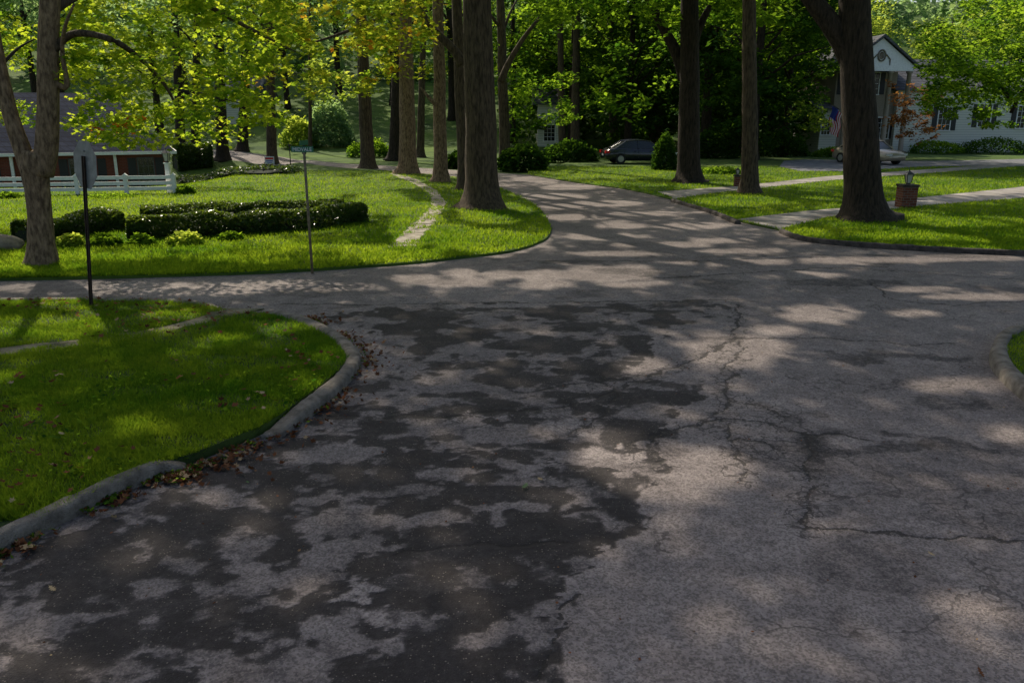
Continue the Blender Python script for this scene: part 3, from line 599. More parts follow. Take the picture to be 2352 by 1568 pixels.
offtree('canopy tree out of frame right of the huge dark trunk',20,25,13,(8,7,4),60,M['leaf_green'])
# upper canopy: unseen leaf clusters added to shade the crossing, gaps cut for sun pools
def grid(xa,xb,ya,yb,step):
    gx,gy=np.meshgrid(np.arange(xa,xb,step),np.arange(ya,yb,step)); return gx.ravel()+rng.uniform(-.5,.5,gx.size)*step, gy.ravel()+rng.uniform(-.5,.5,gy.size)*step
ga=grid(-14,14,2.2,17.5,.40); gb=grid(-17,20,17.5,35,.62)
gx=np.concatenate([ga[0],gb[0]]); gy=np.concatenate([ga[1],gb[1]]); big=np.concatenate([np.zeros(len(ga[0]),bool),np.ones(len(gb[0]),bool)])
onroad=(gx>-1)&(gx<9)
m=(~litmask(gx,gy,.95))&(np.abs(gx)<(.66*gy+2.5))&((~big)|onroad|(fbm(gx*.5,gy*.5,201)<.56))
gx=gx[m]; gy=gy[m]; big=big[m]; z=rng.uniform(12.5,17,len(gx)); src=np.stack([gx+SUN[0]*z/SUN[2],gy+SUN[1]*z/SUN[2],z],1)
Pa,ta=clumps(src[~big],18,.5,.35); Pb,tb=clumps(src[big],22,.6,.35); Pn=np.concatenate([Pa,Pb]); ti=np.concatenate([ta,tb]); k=keep(Pn,0); Pn=Pn[k]; ti=ti[k]
ctr=np.array([[b.x,b.y] for _,b,_ in CAN]); near=np.argmin(((Pn[:,None,:2]-ctr[None])**2).sum(2),1)
for i,(t,b,lm) in enumerate(CAN):
    q=near==i
    if q.sum()>30: leaves('added_shade_crown',Pn[q],.19,lm,t,.45,DIA,ti[q]*.78,origin=b)
# back woods: prototypes
def proto(lm,bm_,H,zc,rr,nc,nlv,cr,size,shell=.5):
    t=thing('tree','','tree',(0,0,0)); mb=MB(); r=.32
    mb.tube([(0,0,-.3),(0,0,.3),(.05,0,1.2),(.1,.05,4),(0,.1,8),(.1,0,H*.8)],[r*1.6,r*1.25,r,r*.85,r*.7,r*.2],n=12,rough=.05); mb.build('trunk',bm_,t,True)
    Pn,ti=crownpts((0,0,zc),rr,nc,nlv,cr,shell,.5)
    leaves('crown',Pn,size,lm,t,.6,DIA,ti)
    for k in range(6):
        a=k*1.1; z0=zc*random.uniform(.4,.8); e=Vector((math.cos(a)*rr[0]*.8,math.sin(a)*rr[0]*.8,z0+2.2)); s=Vector((0,0,z0))
        mb=MB(); mb.tube([s,s.lerp(e,.5)+Vector((0,0,.6)),e],[r*.35,r*.2,.03],n=7); mb.build('limb',bm_,t,True)
    return t
pa=proto(M['leaf_green'],M['bark_dark'],20,12,(5.5,5.5,8.5),150,62,1.1,.20)
pb=proto(M['leaf_dark'],M['bark_dark'],18,9,(5,5,8.2),165,60,1.1,.21)
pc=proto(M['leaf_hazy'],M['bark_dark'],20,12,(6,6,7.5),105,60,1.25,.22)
pd=proto(M['leaf_bright'],M['bark_dark'],18,9.5,(5,5,7),100,55,1.15,.20)
spots=[(pb,9,66),(pa,14,62),(pb,19,70),(pa,20.5,64),(pb,23,76),(pb,12,76),(pa,5,72),(pb,20,84),(pa,28,92),(pa,0,74),(pb,6,84),(pa,13,90),(pd,36,96),(pd,46,92),(pd,54,90),(pb,16.5,58),
 (pd,-6,86),(pc,-13,94),(pc,-20,100),(pc,-29,94),(pc,-37,98),(pc,-45,86),(pd,-33,80),(pc,-52,94),(pa,-24,92),(pc,-3,97),(pc,-60,78),(pa,-44,70),(pd,41,104),(pb,24,98),(pa,34,108)]
spots.sort(key=lambda s:s[1]/s[2])
ords=['leftmost','second','third','fourth','fifth','sixth','seventh','eighth','ninth','tenth','eleventh','twelfth','thirteenth','fourteenth','fifteenth','sixteenth','seventeenth','eighteenth','nineteenth','twentieth']
cnt={id(pa):0,id(pb):0,id(pc):0,id(pd):0}; nm={id(pa):'mid green leafy woodland tree behind the street trees',id(pb):'dark heavy woodland tree in the shaded back woods',id(pc):'pale hazy tree on the far left rise',id(pd):'bright yellow green tree in the back row'}
for pr,x,y in spots:
    i=cnt[id(pr)]; cnt[id(pr)]+=1
    o=pr if i==0 else copy_tree(pr)
    o.location=(x,y,float(hgt(x,y))); o.rotation_euler=(0,0,random.uniform(0,6.28)); s=random.uniform(.85,1.2); o.scale=(s,s,s*random.uniform(.95,1.15))
    o['label']=nm[id(pr)]+', '+(ords[i]+(' from the left' if i else ' of its kind')); o['group']='trees of the back woods'
# far wood mass
n=1200; cx=rng.uniform(-110,110,n); cy=rng.uniform(108,135,n); cz=hgt(cx,cy)+rng.uniform(0,24,n)
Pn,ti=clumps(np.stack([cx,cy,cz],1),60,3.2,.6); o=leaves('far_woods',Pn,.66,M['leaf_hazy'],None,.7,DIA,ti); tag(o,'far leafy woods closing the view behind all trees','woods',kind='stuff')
n=360; cx=rng.uniform(0,26,n); cy=rng.uniform(70,96,n); cz=hgt(cx,cy)+rng.uniform(0,9,n)
Pn,ti=clumps(np.stack([cx,cy,cz],1),50,1.7,.6); o=leaves('undergrowth',Pn,.34,M['leaf_dark'],None,.7,DIA,ti); tag(o,'dark undergrowth filling the shaded woods behind the black car','undergrowth',kind='stuff')
# ------------------------------------------------------------------ shrubs and hedges
def shrub(label,u,v,wpx,hpx,lm,n=2600,size=.07,name='shrub',group=None,dep=.8):
    b=pix(u,v); sc=pxm(b.y,v); rx=wpx/2/sc; h=hpx/sc; t=thing(name,label,'shrub',b,0,group)
    d=rng.normal(0,1,(n,3)); d/=np.linalg.norm(d,axis=1)[:,None]; d[:,2]=np.abs(d[:,2])
    rr=.72+.45*fbm(d[:,0]*2.5+u,d[:,1]*2.5+d[:,2]*3,int(u))+rng.normal(0,.05,n); rr*=.55+.45*rng.random(n)**.3
    Pn=d*rr[:,None]*np.array([rx,rx*dep,h]); Pn[:,2]+=.03
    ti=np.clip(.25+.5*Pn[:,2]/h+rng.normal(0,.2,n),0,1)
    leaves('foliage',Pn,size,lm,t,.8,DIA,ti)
    mb=MB()
    for k in range(5):
        a=k*1.3; mb.tube([(0,0,-.02),(math.cos(a)*rx*.3,math.sin(a)*rx*.3,h*.45),(math.cos(a)*rx*.55,math.sin(a)*rx*.5,h*.8)],[.03,.02,.008],n=5)
    mb.build('stems',M['twig'],t); return t
def hedge(label,px,wid,h,n,lm=M['hedge'],size=.045,top=.6,name='hedge'):
    w=smoothpoly([P2(*p) for p in px],2); b=Vector((w[0][0],w[0][1],float(hgt(*w[0])))); t=thing(name,label,'hedge',b)
    w=dens(w,.25,False); W=np.array(w); m=len(W); i=rng.integers(0,m-1,n); f=rng.random(n)[:,None]; c=W[i]*(1-f)+W[i+1]*f; d=W[i+1]-W[i]; d/=np.linalg.norm(d,axis=1)[:,None]+1e-9; nn=np.stack([-d[:,1],d[:,0]],1)
    a=rng.random(n)*math.pi; e=.6; cx=np.sign(np.cos(a))*np.abs(np.cos(a))**e; cz=np.abs(np.sin(a))**e
    bump=.70+.62*fbm(c[:,0]*1.6,c[:,1]*1.6+a,9)-rng.random(n)*.14
    x=c+nn*(cx*wid/2*bump)[:,None]; z=hgt(c[:,0],c[:,1])+.05+h*cz*bump
    z=np.where(rng.random(n)<.3,hgt(c[:,0],c[:,1])+.05+rng.random(n)*h*.8*cz,z)
    leaves('foliage',np.column_stack([x,z]),size,lm,t,.8,DIA,np.clip(cz*top+rng.normal(0,.18,n),0,1),origin=b)  # tint brightens upward, sunlit hedge tops put into the colour
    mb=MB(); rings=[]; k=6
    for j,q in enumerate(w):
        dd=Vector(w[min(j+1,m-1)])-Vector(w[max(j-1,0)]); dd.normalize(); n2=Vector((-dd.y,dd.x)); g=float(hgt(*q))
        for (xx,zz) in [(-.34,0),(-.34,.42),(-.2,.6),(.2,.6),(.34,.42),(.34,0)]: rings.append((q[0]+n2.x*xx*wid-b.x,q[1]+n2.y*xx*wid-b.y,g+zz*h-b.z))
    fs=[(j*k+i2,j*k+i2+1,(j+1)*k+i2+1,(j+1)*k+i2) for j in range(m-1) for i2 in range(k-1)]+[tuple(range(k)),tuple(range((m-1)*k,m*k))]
    mb.add(rings,fs); mb.build('dark_core',M['darkcore'],t); return t  # solid dark core in place of the hedge's shaded inside
hedge('long clipped boxwood hedge across the left lawn, front one',[(300,552),(420,548),(560,540),(700,530),(820,512)],.8,.55,26000)
hedge('short boxwood hedge behind the forked maple at the left',[(60,562),(150,545),(270,530)],.8,.55,11000)
hedge('rear boxwood hedge behind the long front one',[(330,512),(480,502),(640,496),(790,494)],.7,.42,14000)
hedge('clipped hedge beyond the lamp post behind the fence',[(405,392),(440,386),(490,382)],1.6,1.6,9000,size=.09)
hedge('low dark ivy bed in front of the left bend',[(415,416),(500,412),(580,405),(640,396)],3.0,.35,9000,size=.09,top=.4,name='ivy_bed')
for k,(u,v,w,hh,l) in enumerate([(165,572,70,34,'leafy hosta plant nearest the forked maple'),(245,570,80,30,'broad hosta plant left of the middle in the hedge bed'),(330,566,70,26,'dark low plant in the middle of the hedge bed'),(430,566,95,34,'bright leafy hosta plant in front of the long hedge'),(530,556,60,22,'rightmost low plant in the hedge bed')]):
    shrub(l,u,v,w,hh,M['leaf_bright'] if k in (0,3) else M['leaf_green'],600,.07,'hosta_plant','plants in the hedge bed')
shrub('round light green bush against the brick house wall',315,412,90,60,M['leaf_bright'],3000,.09)
shrub('small bush at the white fence end below the lamp post',430,448,50,22,M['leaf_green'],1200,.06)
shrub('low shrubs under the white fence at the left edge',20,458,60,16,M['leaf_green'],900,.06)
shrub('low dark shrub under the middle of the white fence',250,456,140,9,M['leaf_green'],1200,.05)
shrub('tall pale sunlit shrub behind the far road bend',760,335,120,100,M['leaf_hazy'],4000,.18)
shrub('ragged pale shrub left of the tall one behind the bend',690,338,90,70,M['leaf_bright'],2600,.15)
shrub('wide shrub on the slope right of the far road bend',850,360,110,40,M['leaf_green'],2500,.12)
shrub('dark evergreen bush in front of the black car',1525,392,62,82,M['leaf_dark'],4000,.08)
for k,(u,v,w,hh,l) in enumerate([(1200,392,120,60,'dark bush behind the leaning trunk at the road bend'),(1310,372,130,50,'dark wood edge bush left of the black car'),(1440,350,120,60,'dark wood edge bush behind the black car'),(1640,365,120,70,'dark wood edge bush between the two right trunks'),(1790,360,140,60,'dark wood edge bush left of the grey driveway'),(1060,385,90,40,'dark bush seen between the row of street trunks')]):
    shrub(l,u,v,w,hh,M['leaf_dark'],2600,.14,group='bushes at the wood edge')
shrub('low mounded shrub left of the brick pillar',1650,400,110,16,M['leaf_green'],1500,.08)
shrub('low yew in front of the left wing of the white house',1910,362,90,24,M['leaf_green'],2000,.09)
shrub('low foundation shrub right of the gold car',2150,352,130,30,M['leaf_green'],2600,.1)
shrub('low foundation shrub at the right wing of the white house',2280,352,170,36,M['leaf_dark'],3000,.1)
# ------------------------------------------------------------------ signs
b=pix(212,703,.09); t=thing('stop_sign','back of an octagonal stop sign on a dark rusty post in the near left lawn','sign',b); sc=pxm(b.y,500)
Htot=(703-318)/sc
t.rotation_euler=(0,math.radians(4.6),0)
piv=math.radians(-38)
def rot_(o): o.rotation_euler=(0,0,piv); return o
mb=MB(); 
for (x0,x1,y0,y1) in [(-.026,.026,-.004,.004),(-.026,-.02,-.028,-.004),(.02,.026,-.028,-.004),(-.04,-.026,-.028,-.023),(.026,.04,-.028,-.023)]: mb.box(x0,x1,y0,y1,-.3,Htot-.25)
rot_(mb.build('post',M['rust'],t))
R=.375; oc=[(R*math.cos(math.radians(22.5+45*k)),Htot-R+R*math.sin(math.radians(22.5+45*k))) for k in range(8)]
mb=MB(); mb.prism(oc,.006,.010); rot_(mb.build('sign_plate',M['galv'],t))
mb=MB(); mb.prism([(x*.985,(z-Htot+R)*.985+Htot-R) for x,z in oc],.0125,.0145); rot_(mb.build('red_face',M['redlens'],t))
for zz in (Htot-R-.22,Htot-R+.2): mb=MB(); mb.tube([(0,-.015,zz),(0,.006,zz)],[.014,.014],n=6); rot_(mb.build('bolt',M['galv'],t))
b=pix(717,622,.05); sc=pxm(b.y,500); t=thing('street_sign','green street name sign reading MIDVALE on a thin brown post','sign',b)
Hs=(622-352)/sc; t.rotation_euler=(0,math.radians(-.2),0)
mb=MB(); mb.tube([(0,0,-.3),(0,0,Hs)],[.027,.025],n=10); mb.build('post',M['polebrown'],t,True)
wpl=50/sc; hpl=13/sc
mb=MB(); mb.box(-wpl*.58,wpl*.42,-.006,.006,Hs,Hs+hpl); pl=mb.build('name_plate',M['signgreen'],t)
mb=MB(); mb.box(-.006,.006,-.25,.3,Hs+hpl+.02,Hs+hpl*2); p2=mb.build('cross_name_plate',M['signgreen'],t); p2.rotation_euler=(0,0,math.radians(-2))
mb=MB(); mb.box(-.035,.035,-.02,.02,Hs-.03,Hs-.001); mb.box(-.02,.02,-.02,.02,Hs+hpl+.001,Hs+hpl+.019); mb.build('bracket',M['blackmetal'],t)
cu=bpy.data.curves.new('lettering','FONT'); cu.body='MIDVALE'; cu.size=hpl*.9; cu.align_x='CENTER'; cu.extrude=.0015
to=bpy.data.objects.new('tmp',cu); C.objects.link(to); bpy.context.view_layer.update(); dg=bpy.context.evaluated_depsgraph_get(); tm=bpy.data.meshes.new_from_object(to.evaluated_get(dg)); bpy.data.objects.remove(to)
tm.name='lettering'; tm.materials.clear(); tm.materials.append(M['signwhite']); wv=max(v.co.x for v in tm.vertices)-min(v.co.x for v in tm.vertices)
lo=bpy.data.objects.new('lettering',tm); C.objects.link(lo); lo.parent=t; lo.location=(-wpl*.08,-.009,Hs+hpl*.18); lo.rotation_euler=(math.pi/2,0,0); s=wpl*.85/wv; lo.scale=(s,1,1)
# yard sign
b=pix(620,381,.05); sc=pxm(b.y,380); t=thing('yard_sign','small white yard sign with red and blue marks near the far bend','sign',b); w=22/sc; h=17/sc
mb=MB(); mb.box(-w/2,w/2,-.01,.01,.12,.12+h); mb.build('panel',M['signwhite'],t)
mb=MB(); mb.box(-w*.42,w*.42,-.014,-.0115,.12+h*.62,.12+h*.85); mb.build('red_band',M['redlens'],t)
mb=MB(); mb.box(-w*.35,w*.35,-.014,-.0115,.12+h*.35,.12+h*.48); mb.box(-w*.25,w*.25,-.014,-.0115,.12+h*.15,.12+h*.25); mb.build('blue_marks',M['signblue'],t)
for a_ in (-.4,.36): mb=MB(); mb.box(w*a_,w*(a_+.04),-.01,.01,-.1,.12); mb.build('stake',M['blackmetal'],t)
b=pix(668,385,.05); t=thing('thin_post','thin dark marker post by the far bend','post',b); mb=MB(); mb.tube([(0,0,-.1),(0,0,1.2)],[.03,.03],n=8); mb.build('shaft',M['blackmetal'],t); mb=MB(); mb.box(-.06,.06,-.03,.03,1.2,1.32); mb.build('cap',M['blackmetal'],t)
# ------------------------------------------------------------------ white fence and lamp post
fa=pix(-160,452,.05); fb=pix(402,444,.05); fd=(fb-fa); fl=fd.length; ang=math.atan2(fd.y,fd.x)
t=thing('rail_fence','white three rail fence in front of the brick house','fence',fa,ang); fh=40/pxm(fb.y,440)
for k,z in enumerate((.30,.60,.92)): mb=MB(); mb.box(0,fl,-.02,.02,z*fh-.07,z*fh+.06); mb.build('rail',M['white'],t)
for k in range(6):
    x=fl-k*(104/pxm(fb.y,440)); mb=MB(); mb.box(x-.07,x+.07,-.07,.07,-.3,fh*1.0); mb.box(x-.09,x+.09,-.09,.09,fh,fh+.04); mb.prism([(x-.07,fh+.04),(x+.07,fh+.04),(x,fh+.11)],-.07,.07); mb.build('post',M['white'],t)
b=pix(399,441,.05)+Vector((.0,-.35,0)); sc=pxm(b.y,440); hp=(441-376)/sc
t=thing('lamp_post','white lamp post with black lantern at the fence end','lamp post',b)
mb=MB(); mb.box(-.08,.08,-.08,.08,-.2,hp); mb.box(-.11,.11,-.11,.11,hp,hp+.05); mb.build('post',M['white'],t)
def lantern(t,z,s):
    mb=MB(); mb.box(-.05*s,.05*s,-.05*s,.05*s,z,z+.04*s); 
    for a in (-1,1):
        for c in (-1,1): mb.tube([(a*.06*s,c*.06*s,z+.04*s),(a*.095*s,c*.095*s,z+.3*s)],[.012*s,.012*s],n=5)
    mb.add([(-.13*s,-.13*s,z+.3*s),(.13*s,-.13*s,z+.3*s),(.13*s,.13*s,z+.3*s),(-.13*s,.13*s,z+.3*s),(0,0,z+.42*s)],[(0,1,4),(1,2,4),(2,3,4),(3,0,4),(0,3,2,1)])
    mb.tube([(0,0,z+.4*s),(0,0,z+.47*s)],[.015*s,.012*s],n=6); l=mb.build('lantern',M['blackmetal'],t)
    mb=MB(); mb.add([(-.05*s,-.05*s,z+.05*s),(.05*s,-.05*s,z+.05*s),(.05*s,.05*s,z+.05*s),(-.05*s,.05*s,z+.05*s),(-.085*s,-.085*s,z+.29*s),(.085*s,-.085*s,z+.29*s),(.085*s,.085*s,z+.29*s),(-.085*s,.085*s,z+.29*s)],[(0,3,2,1),(4,5,6,7),(0,1,5,4),(1,2,6,5),(2,3,7,6),(3,0,4,7)]); mb.build('glass',M['lampglass'],l)
lantern(t,hp+.05,1.2)
# brick pillars
for (u,v,wpx,hpx,lb,lr) in [(2079,476,34,52,'brick pillar with black lantern beside the huge dark trunk',1.05),(1692,428,12,26,'small brick pillar with lantern far left of the slim straight trunk',.7)]:
    b=pix(u,v,.05); sc=pxm(b.y,v); w=wpx/sc/2; h=hpx/sc; t=thing('brick_pillar',lb,'pillar',b)
    mb=MB(); mb.box(-w,w,-w,w,-.15,h-.07); mb.build('shaft',M['brickp'],t); mb=MB(); mb.box(-w-.03,w+.03,-w-.03,w+.03,h-.07,h); mb.build('cap',M['stonecurb'],t); lantern(t,h,lr)
# boulder at left
b=pix(20,572,.05)
bm=bmesh.new(); bmesh.ops.create_icosphere(bm,subdivisions=3,radius=.5)
for v_ in bm.verts:
    f=1+.25*(vnoise(np.array([v_.co.x*3+5]),np.array([v_.co.y*3+v_.co.z*2]),4)[0]-.5); v_.co=Vector((v_.co.x*f*1.4,v_.co.y*f*.8,v_.co.z*f*.5))
me=bpy.data.meshes.new('boulder'); bm.to_mesh(me); bm.free(); me.materials.append(M['stone']); o=bpy.data.objects.new('boulder',me); C.objects.link(o); o.location=b+Vector((-.35,0,.1)); tag(o,'brown weathered boulder at the left edge behind the forked maple','rock')
# ------------------------------------------------------------------ houses
def window(par,x,y,z,w,h,shut=True,fmat=None,name='window',cols=2,rows=4):
    mb=MB(); fr=.07; y0=y-.05
    mb.box(x-w/2-fr,x-w/2,y0,y,z,z+h); mb.box(x+w/2,x+w/2+fr,y0,y,z,z+h); mb.box(x-w/2-fr,x+w/2+fr,y0,y,z+h,z+h+fr); mb.box(x-w/2-fr-.03,x+w/2+fr+.03,y0-.04,y,z-fr,z)
    for k in range(1,cols+1): xx=x-w/2+w*k/(cols+1); mb.box(xx-.012,xx+.012,y0+.02,y-.01,z,z+h)
    for k in range(1,rows): zz=z+h*k/rows; mb.box(x-w/2,x+w/2,y0+.017,y-.012,zz-.012,zz+.012)
    f=mb.build(name,fmat or M['white'],par); mb=MB(); mb.box(x-w/2+.001,x+w/2-.001,y-.008,y-.003,z+.001,z+h-.001); mb.build('pane',M['glass'],f)
    if shut:
        for s in (-1,1):
            mb=MB(); cx=x+s*(w/2+fr+.24); mb.box(cx-.2,cx+.2,y-.035,y-.002,z-.03,z+h+.03)
            for k in range(9): zz=z+h*(k+.5)/9; mb.box(cx-.15,cx+.15,y-.047,y-.036,zz-.03,zz+.03)
            mb.build('shutter',M['shutter'],par)
# left brick house, turned so its right end recedes along the view
YB=45.0; pR=atY(384,345,YB); ze=pR.z; zb=-1.4; TH=math.radians(24); hx1=pR.x
t=thing('brick_house','low red brick house with slate roof behind the white fence','house',(hx1,YB,zb),TH); W=-24; eh=ze-zb; DP=8
def FX(u):
    a,dy,dz=ray(u,380); nx_,ny_=-math.sin(TH),math.cos(TH); tt=(hx1*nx_+YB*ny_)/(a*nx_+dy*ny_); return (a*tt-hx1)*math.cos(TH)+(dy*tt-YB)*math.sin(TH)
mb=MB(); mb.box(W,0,0,DP,-.3,eh); mb.build('wall',M['brick'],t)
rh=atY(200,215,YB+3).z-ze
mb=MB(); mb.add([(W-.5,-.45,eh-.05),(.4,-.45,eh-.05),(-2.6,DP/2,eh+rh),(W-.5,DP/2,eh+rh),(W-.5,DP+.45,eh-.05),(.4,DP+.45,eh-.05)],[(0,1,2,3),(3,2,5,4),(1,5,2),(0,3,4),(0,4,5,1)]); mb.build('roof',M['slate'],t)
mb=MB(); mb.box(W-.5,.4,-.49,-.453,eh-.18,eh-.03); mb.box(.403,.44,-.45,DP+.4,eh-.18,eh-.03); mb.build('fascia',M['white'],t)
for u_ in (28,266): xx=FX(u_); mb=MB(); mb.box(xx-.07,xx+.07,-.2,-.003,-.3,eh-.2); mb.build('pilaster',M['white'],t)
for u_ in (190,-60,335): window(t,FX(u_),0,eh-2.0,1.15 if u_!=335 else .7,1.6,fmat=M['trimgrey'])
xx=FX(70)
mb=MB(); mb.box(xx-.5,xx+.5,-.05,-.003,0,2.1); d=mb.build('door',M['shutter'],t); mb=MB(); mb.tube([(xx+.38,-.1,1.0),(xx+.38,-.05,1.0)],[.03,.03],n=8); mb.build('handle',M['rim'],d)
mb=MB(); mb.box(-13,-12.1,DP/2-.6,DP/2+.6,eh+rh-1,eh+rh+1.1); mb.build('chimney',M['brick'],t)
# right white house
YH=70.0
x0=atY(1898,300,YH).x; gz=float(hgt(x0,YH))
t=thing('white_house','two storey white clapboard house with columned gable portico','house',(x0,YH,gz)); X_=lambda u: atY(u,230,YH).x-x0; Z_=lambda v:atY(2000,v,YH).z-gz
ez=Z_(162); pk=Z_(88); wz=Z_(205)
mb=MB(); mb.box(0,X_(1945),1.5,9,-.3,Z_(250)); mb.build('left_wing_wall',M['clap'],t)
mb=MB(); mb.add([(-.3,1.1,Z_(252)),(X_(1945),1.1,Z_(252)),(X_(1945),5,Z_(225)),(-.3,5,Z_(225)),(-.3,9.3,Z_(252)),(X_(1945),9.3,Z_(252))],[(0,1,2,3),(3,2,5,4),(0,3,4),(0,4,5,1)]); mb.build('left_wing_roof',M['shingle'],t)
g0,g1=X_(1940),X_(2090)
mb=MB(); mb.box(g0+.1,g1-.1,2.5,12,-.3,ez); mb.build('wall',M['portico_tone'],t)
mb=MB(); mb.box(g1-.1,X_(2560),2.0,11,-.3,wz); mb.build('right_wing_wall',M['clap'],t)
gm=X_(2014)
mb=MB(); mb.prism([(g0,ez+.35),(g1,ez+.35),(gm,pk)],.0,.25); mb.box(g0,g1,-.05,.35,ez-.05,ez+.347); mb.build('pediment',M['white'],t)
mb=MB()
for s,gx_ in ((-1,g0),(1,g1)):
    mb.add([(gx_+s*.35,-.25,ez+.2),(gm,-.25,pk+.08),(gm,12,pk+.08),(gx_+s*.35,12,ez+.2),(gx_+s*.35,-.25,ez+.38),(gm,-.25,pk+.3),(gm,12,pk+.3),(gx_+s*.35,12,ez+.38)],[(0,1,2,3),(4,5,6,7),(0,1,5,4),(1,2,6,5),(2,3,7,6),(3,0,4,7)])
mb.build('roof',M['shingle'],t)
mb=MB(); mb.add([(g1-.5,1.5,wz-.05),(X_(2560)+.4,1.5,wz-.05),(X_(2560)+.4,6.5,Z_(125)),(g1-.5,11.4,wz-.05),(X_(2560)+.4,11.4,wz-.05),(g1-.5,6.5,Z_(125))],[(0,1,2,5),(5,2,4,3),(1,4,2),(0,5,3),(0,3,4,1)]); mb.build('right_wing_roof',M['shingle'],t)
mb=MB()
zc_=Z_(128)
for k in range(16): a=k*math.pi/8; mb.tube([(gm+.3*math.cos(a),-.03,zc_+.42*math.sin(a)),(gm+.3*math.cos(a+.39),-.03,zc_+.42*math.sin(a+.39))],[.07,.07],n=5)
mb.tube([(gm-.35,-.03,zc_+.1),(gm-.7,-.03,zc_-.3),(gm-.72,-.03,zc_-.75)],[.05,.06,.03],n=5); mb.tube([(gm+.35,-.03,zc_+.1),(gm+.7,-.03,zc_-.3),(gm+.72,-.03,zc_-.75)],[.05,.06,.03],n=5)
mb.prism([(gm+.2*math.cos(k*math.pi/6),zc_+.3*math.sin(k*math.pi/6)) for k in range(12)],-.03,-.003); mb.build('wreath_emblem',M['stone'],t)
for k,f in enumerate((.04,.33,.67,.96)):
    x=g0+(g1-g0)*f; mb=MB(); mb.tube([(x,.18,0),(x,.18,.15),(x,.18,.2),(x,.18,ez*.5),(x,.18,ez-.25),(x,.18,ez-.2),(x,.18,ez-.06)],[.3,.3,.2,.19,.17,.26,.26],n=14); mb.build('column',M['portico_tone'],t,True)
for (u_,v_,w,h) in [(2030,215,1.0,1.7),(1975,215,1.0,1.7),(2065,320,1.0,1.7)]: window(t,X_(u_),2.5,Z_(v_),w,h)
for (u_,v_,w,h) in [(2203,300,1.0,1.8),(2298,292,1.0,1.8),(2390,295,1.0,1.8)]: window(t,X_(u_),2.0,Z_(v_),w,h)
window(t,X_(1918),1.5,Z_(310),.7,1.2,False)
mb=MB(); xx=X_(2012); mb.box(xx-.6,xx+.6,2.44,2.497,0,2.4); d=mb.build('door',M['shutter'],t); mb=MB(); mb.tube([(xx+.45,2.38,1.1),(xx+.45,2.44,1.1)],[.04,.04],n=8); mb.build('handle',M['rim'],d)
mb=MB(); mb.box(g0-.1,g1+.1,-.3,2.49,-.3,.12); mb.build('porch_floor',M['portico_tone'],t)
# flag
q=atY(1922,250,60.0); t=thing('flag','american flag with stripes hanging from a slanted pole by the white house','flag',(q.x,q.y,q.z))
mb=MB(); mb.tube([(.9,1.0,-.9),(-.5,-.3,.3)],[.03,.025],n=6); mb.build('pole',M['polebrown'],t)
mb=MB(); 
for i in range(13):
    for j in range(14):
        def fp(a,c):
            return (-.45+c*.75+.07*math.sin(a*9+c*3)-a*.05,-.25+.10*math.sin(c*12+a*4),.22-a*1.8-c*.6*(1-a*.4))
        a0,a1=j/14,(j+1)/14; c0,c1=i/13,(i+1)/13
        mi=2 if (a0<.40 and c0<.54) else (i%2)
        mb.add([fp(a0,c0),fp(a0,c1),fp(a1,c1),fp(a1,c0)],[(0,1,2,3)],mi)
mb.build('cloth',[M['flagred'],M['flagwhite'],M['flagblue']],t)
# background house glimpses
for (lb,u0,u1,vt,vb,Yh,wins,rv) in [('white house with small gable glimpsed through the left trees',500,585,222,330,84,[(565,232)],195),('white sided house glimpsed through the dark central woods',1235,1290,240,345,72,[(1262,290)],220)]:
    a=atY(u0,vb,Yh); c=atY(u1,vt,Yh); gz=float(hgt(a.x,Yh)); t=thing('distant_house',lb,'house',(a.x,Yh,gz)); w=c.x-a.x; h=c.z-gz
    mb=MB(); mb.box(0,w,0,7,-1,h); mb.build('wall',M['clap'],t); rz=atY(u0,rv,Yh).z-gz
    mb=MB(); mb.add([(-.4,-.4,h-.02),(w+.4,-.4,h-.02),(w+.4,3.5,rz+1),(-.4,3.5,rz+1),(-.4,7.4,h-.02),(w+.4,7.4,h-.02)],[(0,1,2,3),(3,2,5,4),(0,3,4),(1,5,2),(0,4,5,1)]); mb.build('roof',M['shingle'],t)
    for (uu,vv) in wins: q=atY(uu,vv,Yh); window(t,q.x-a.x,0,q.z-gz-1.2,.9,1.3,False)
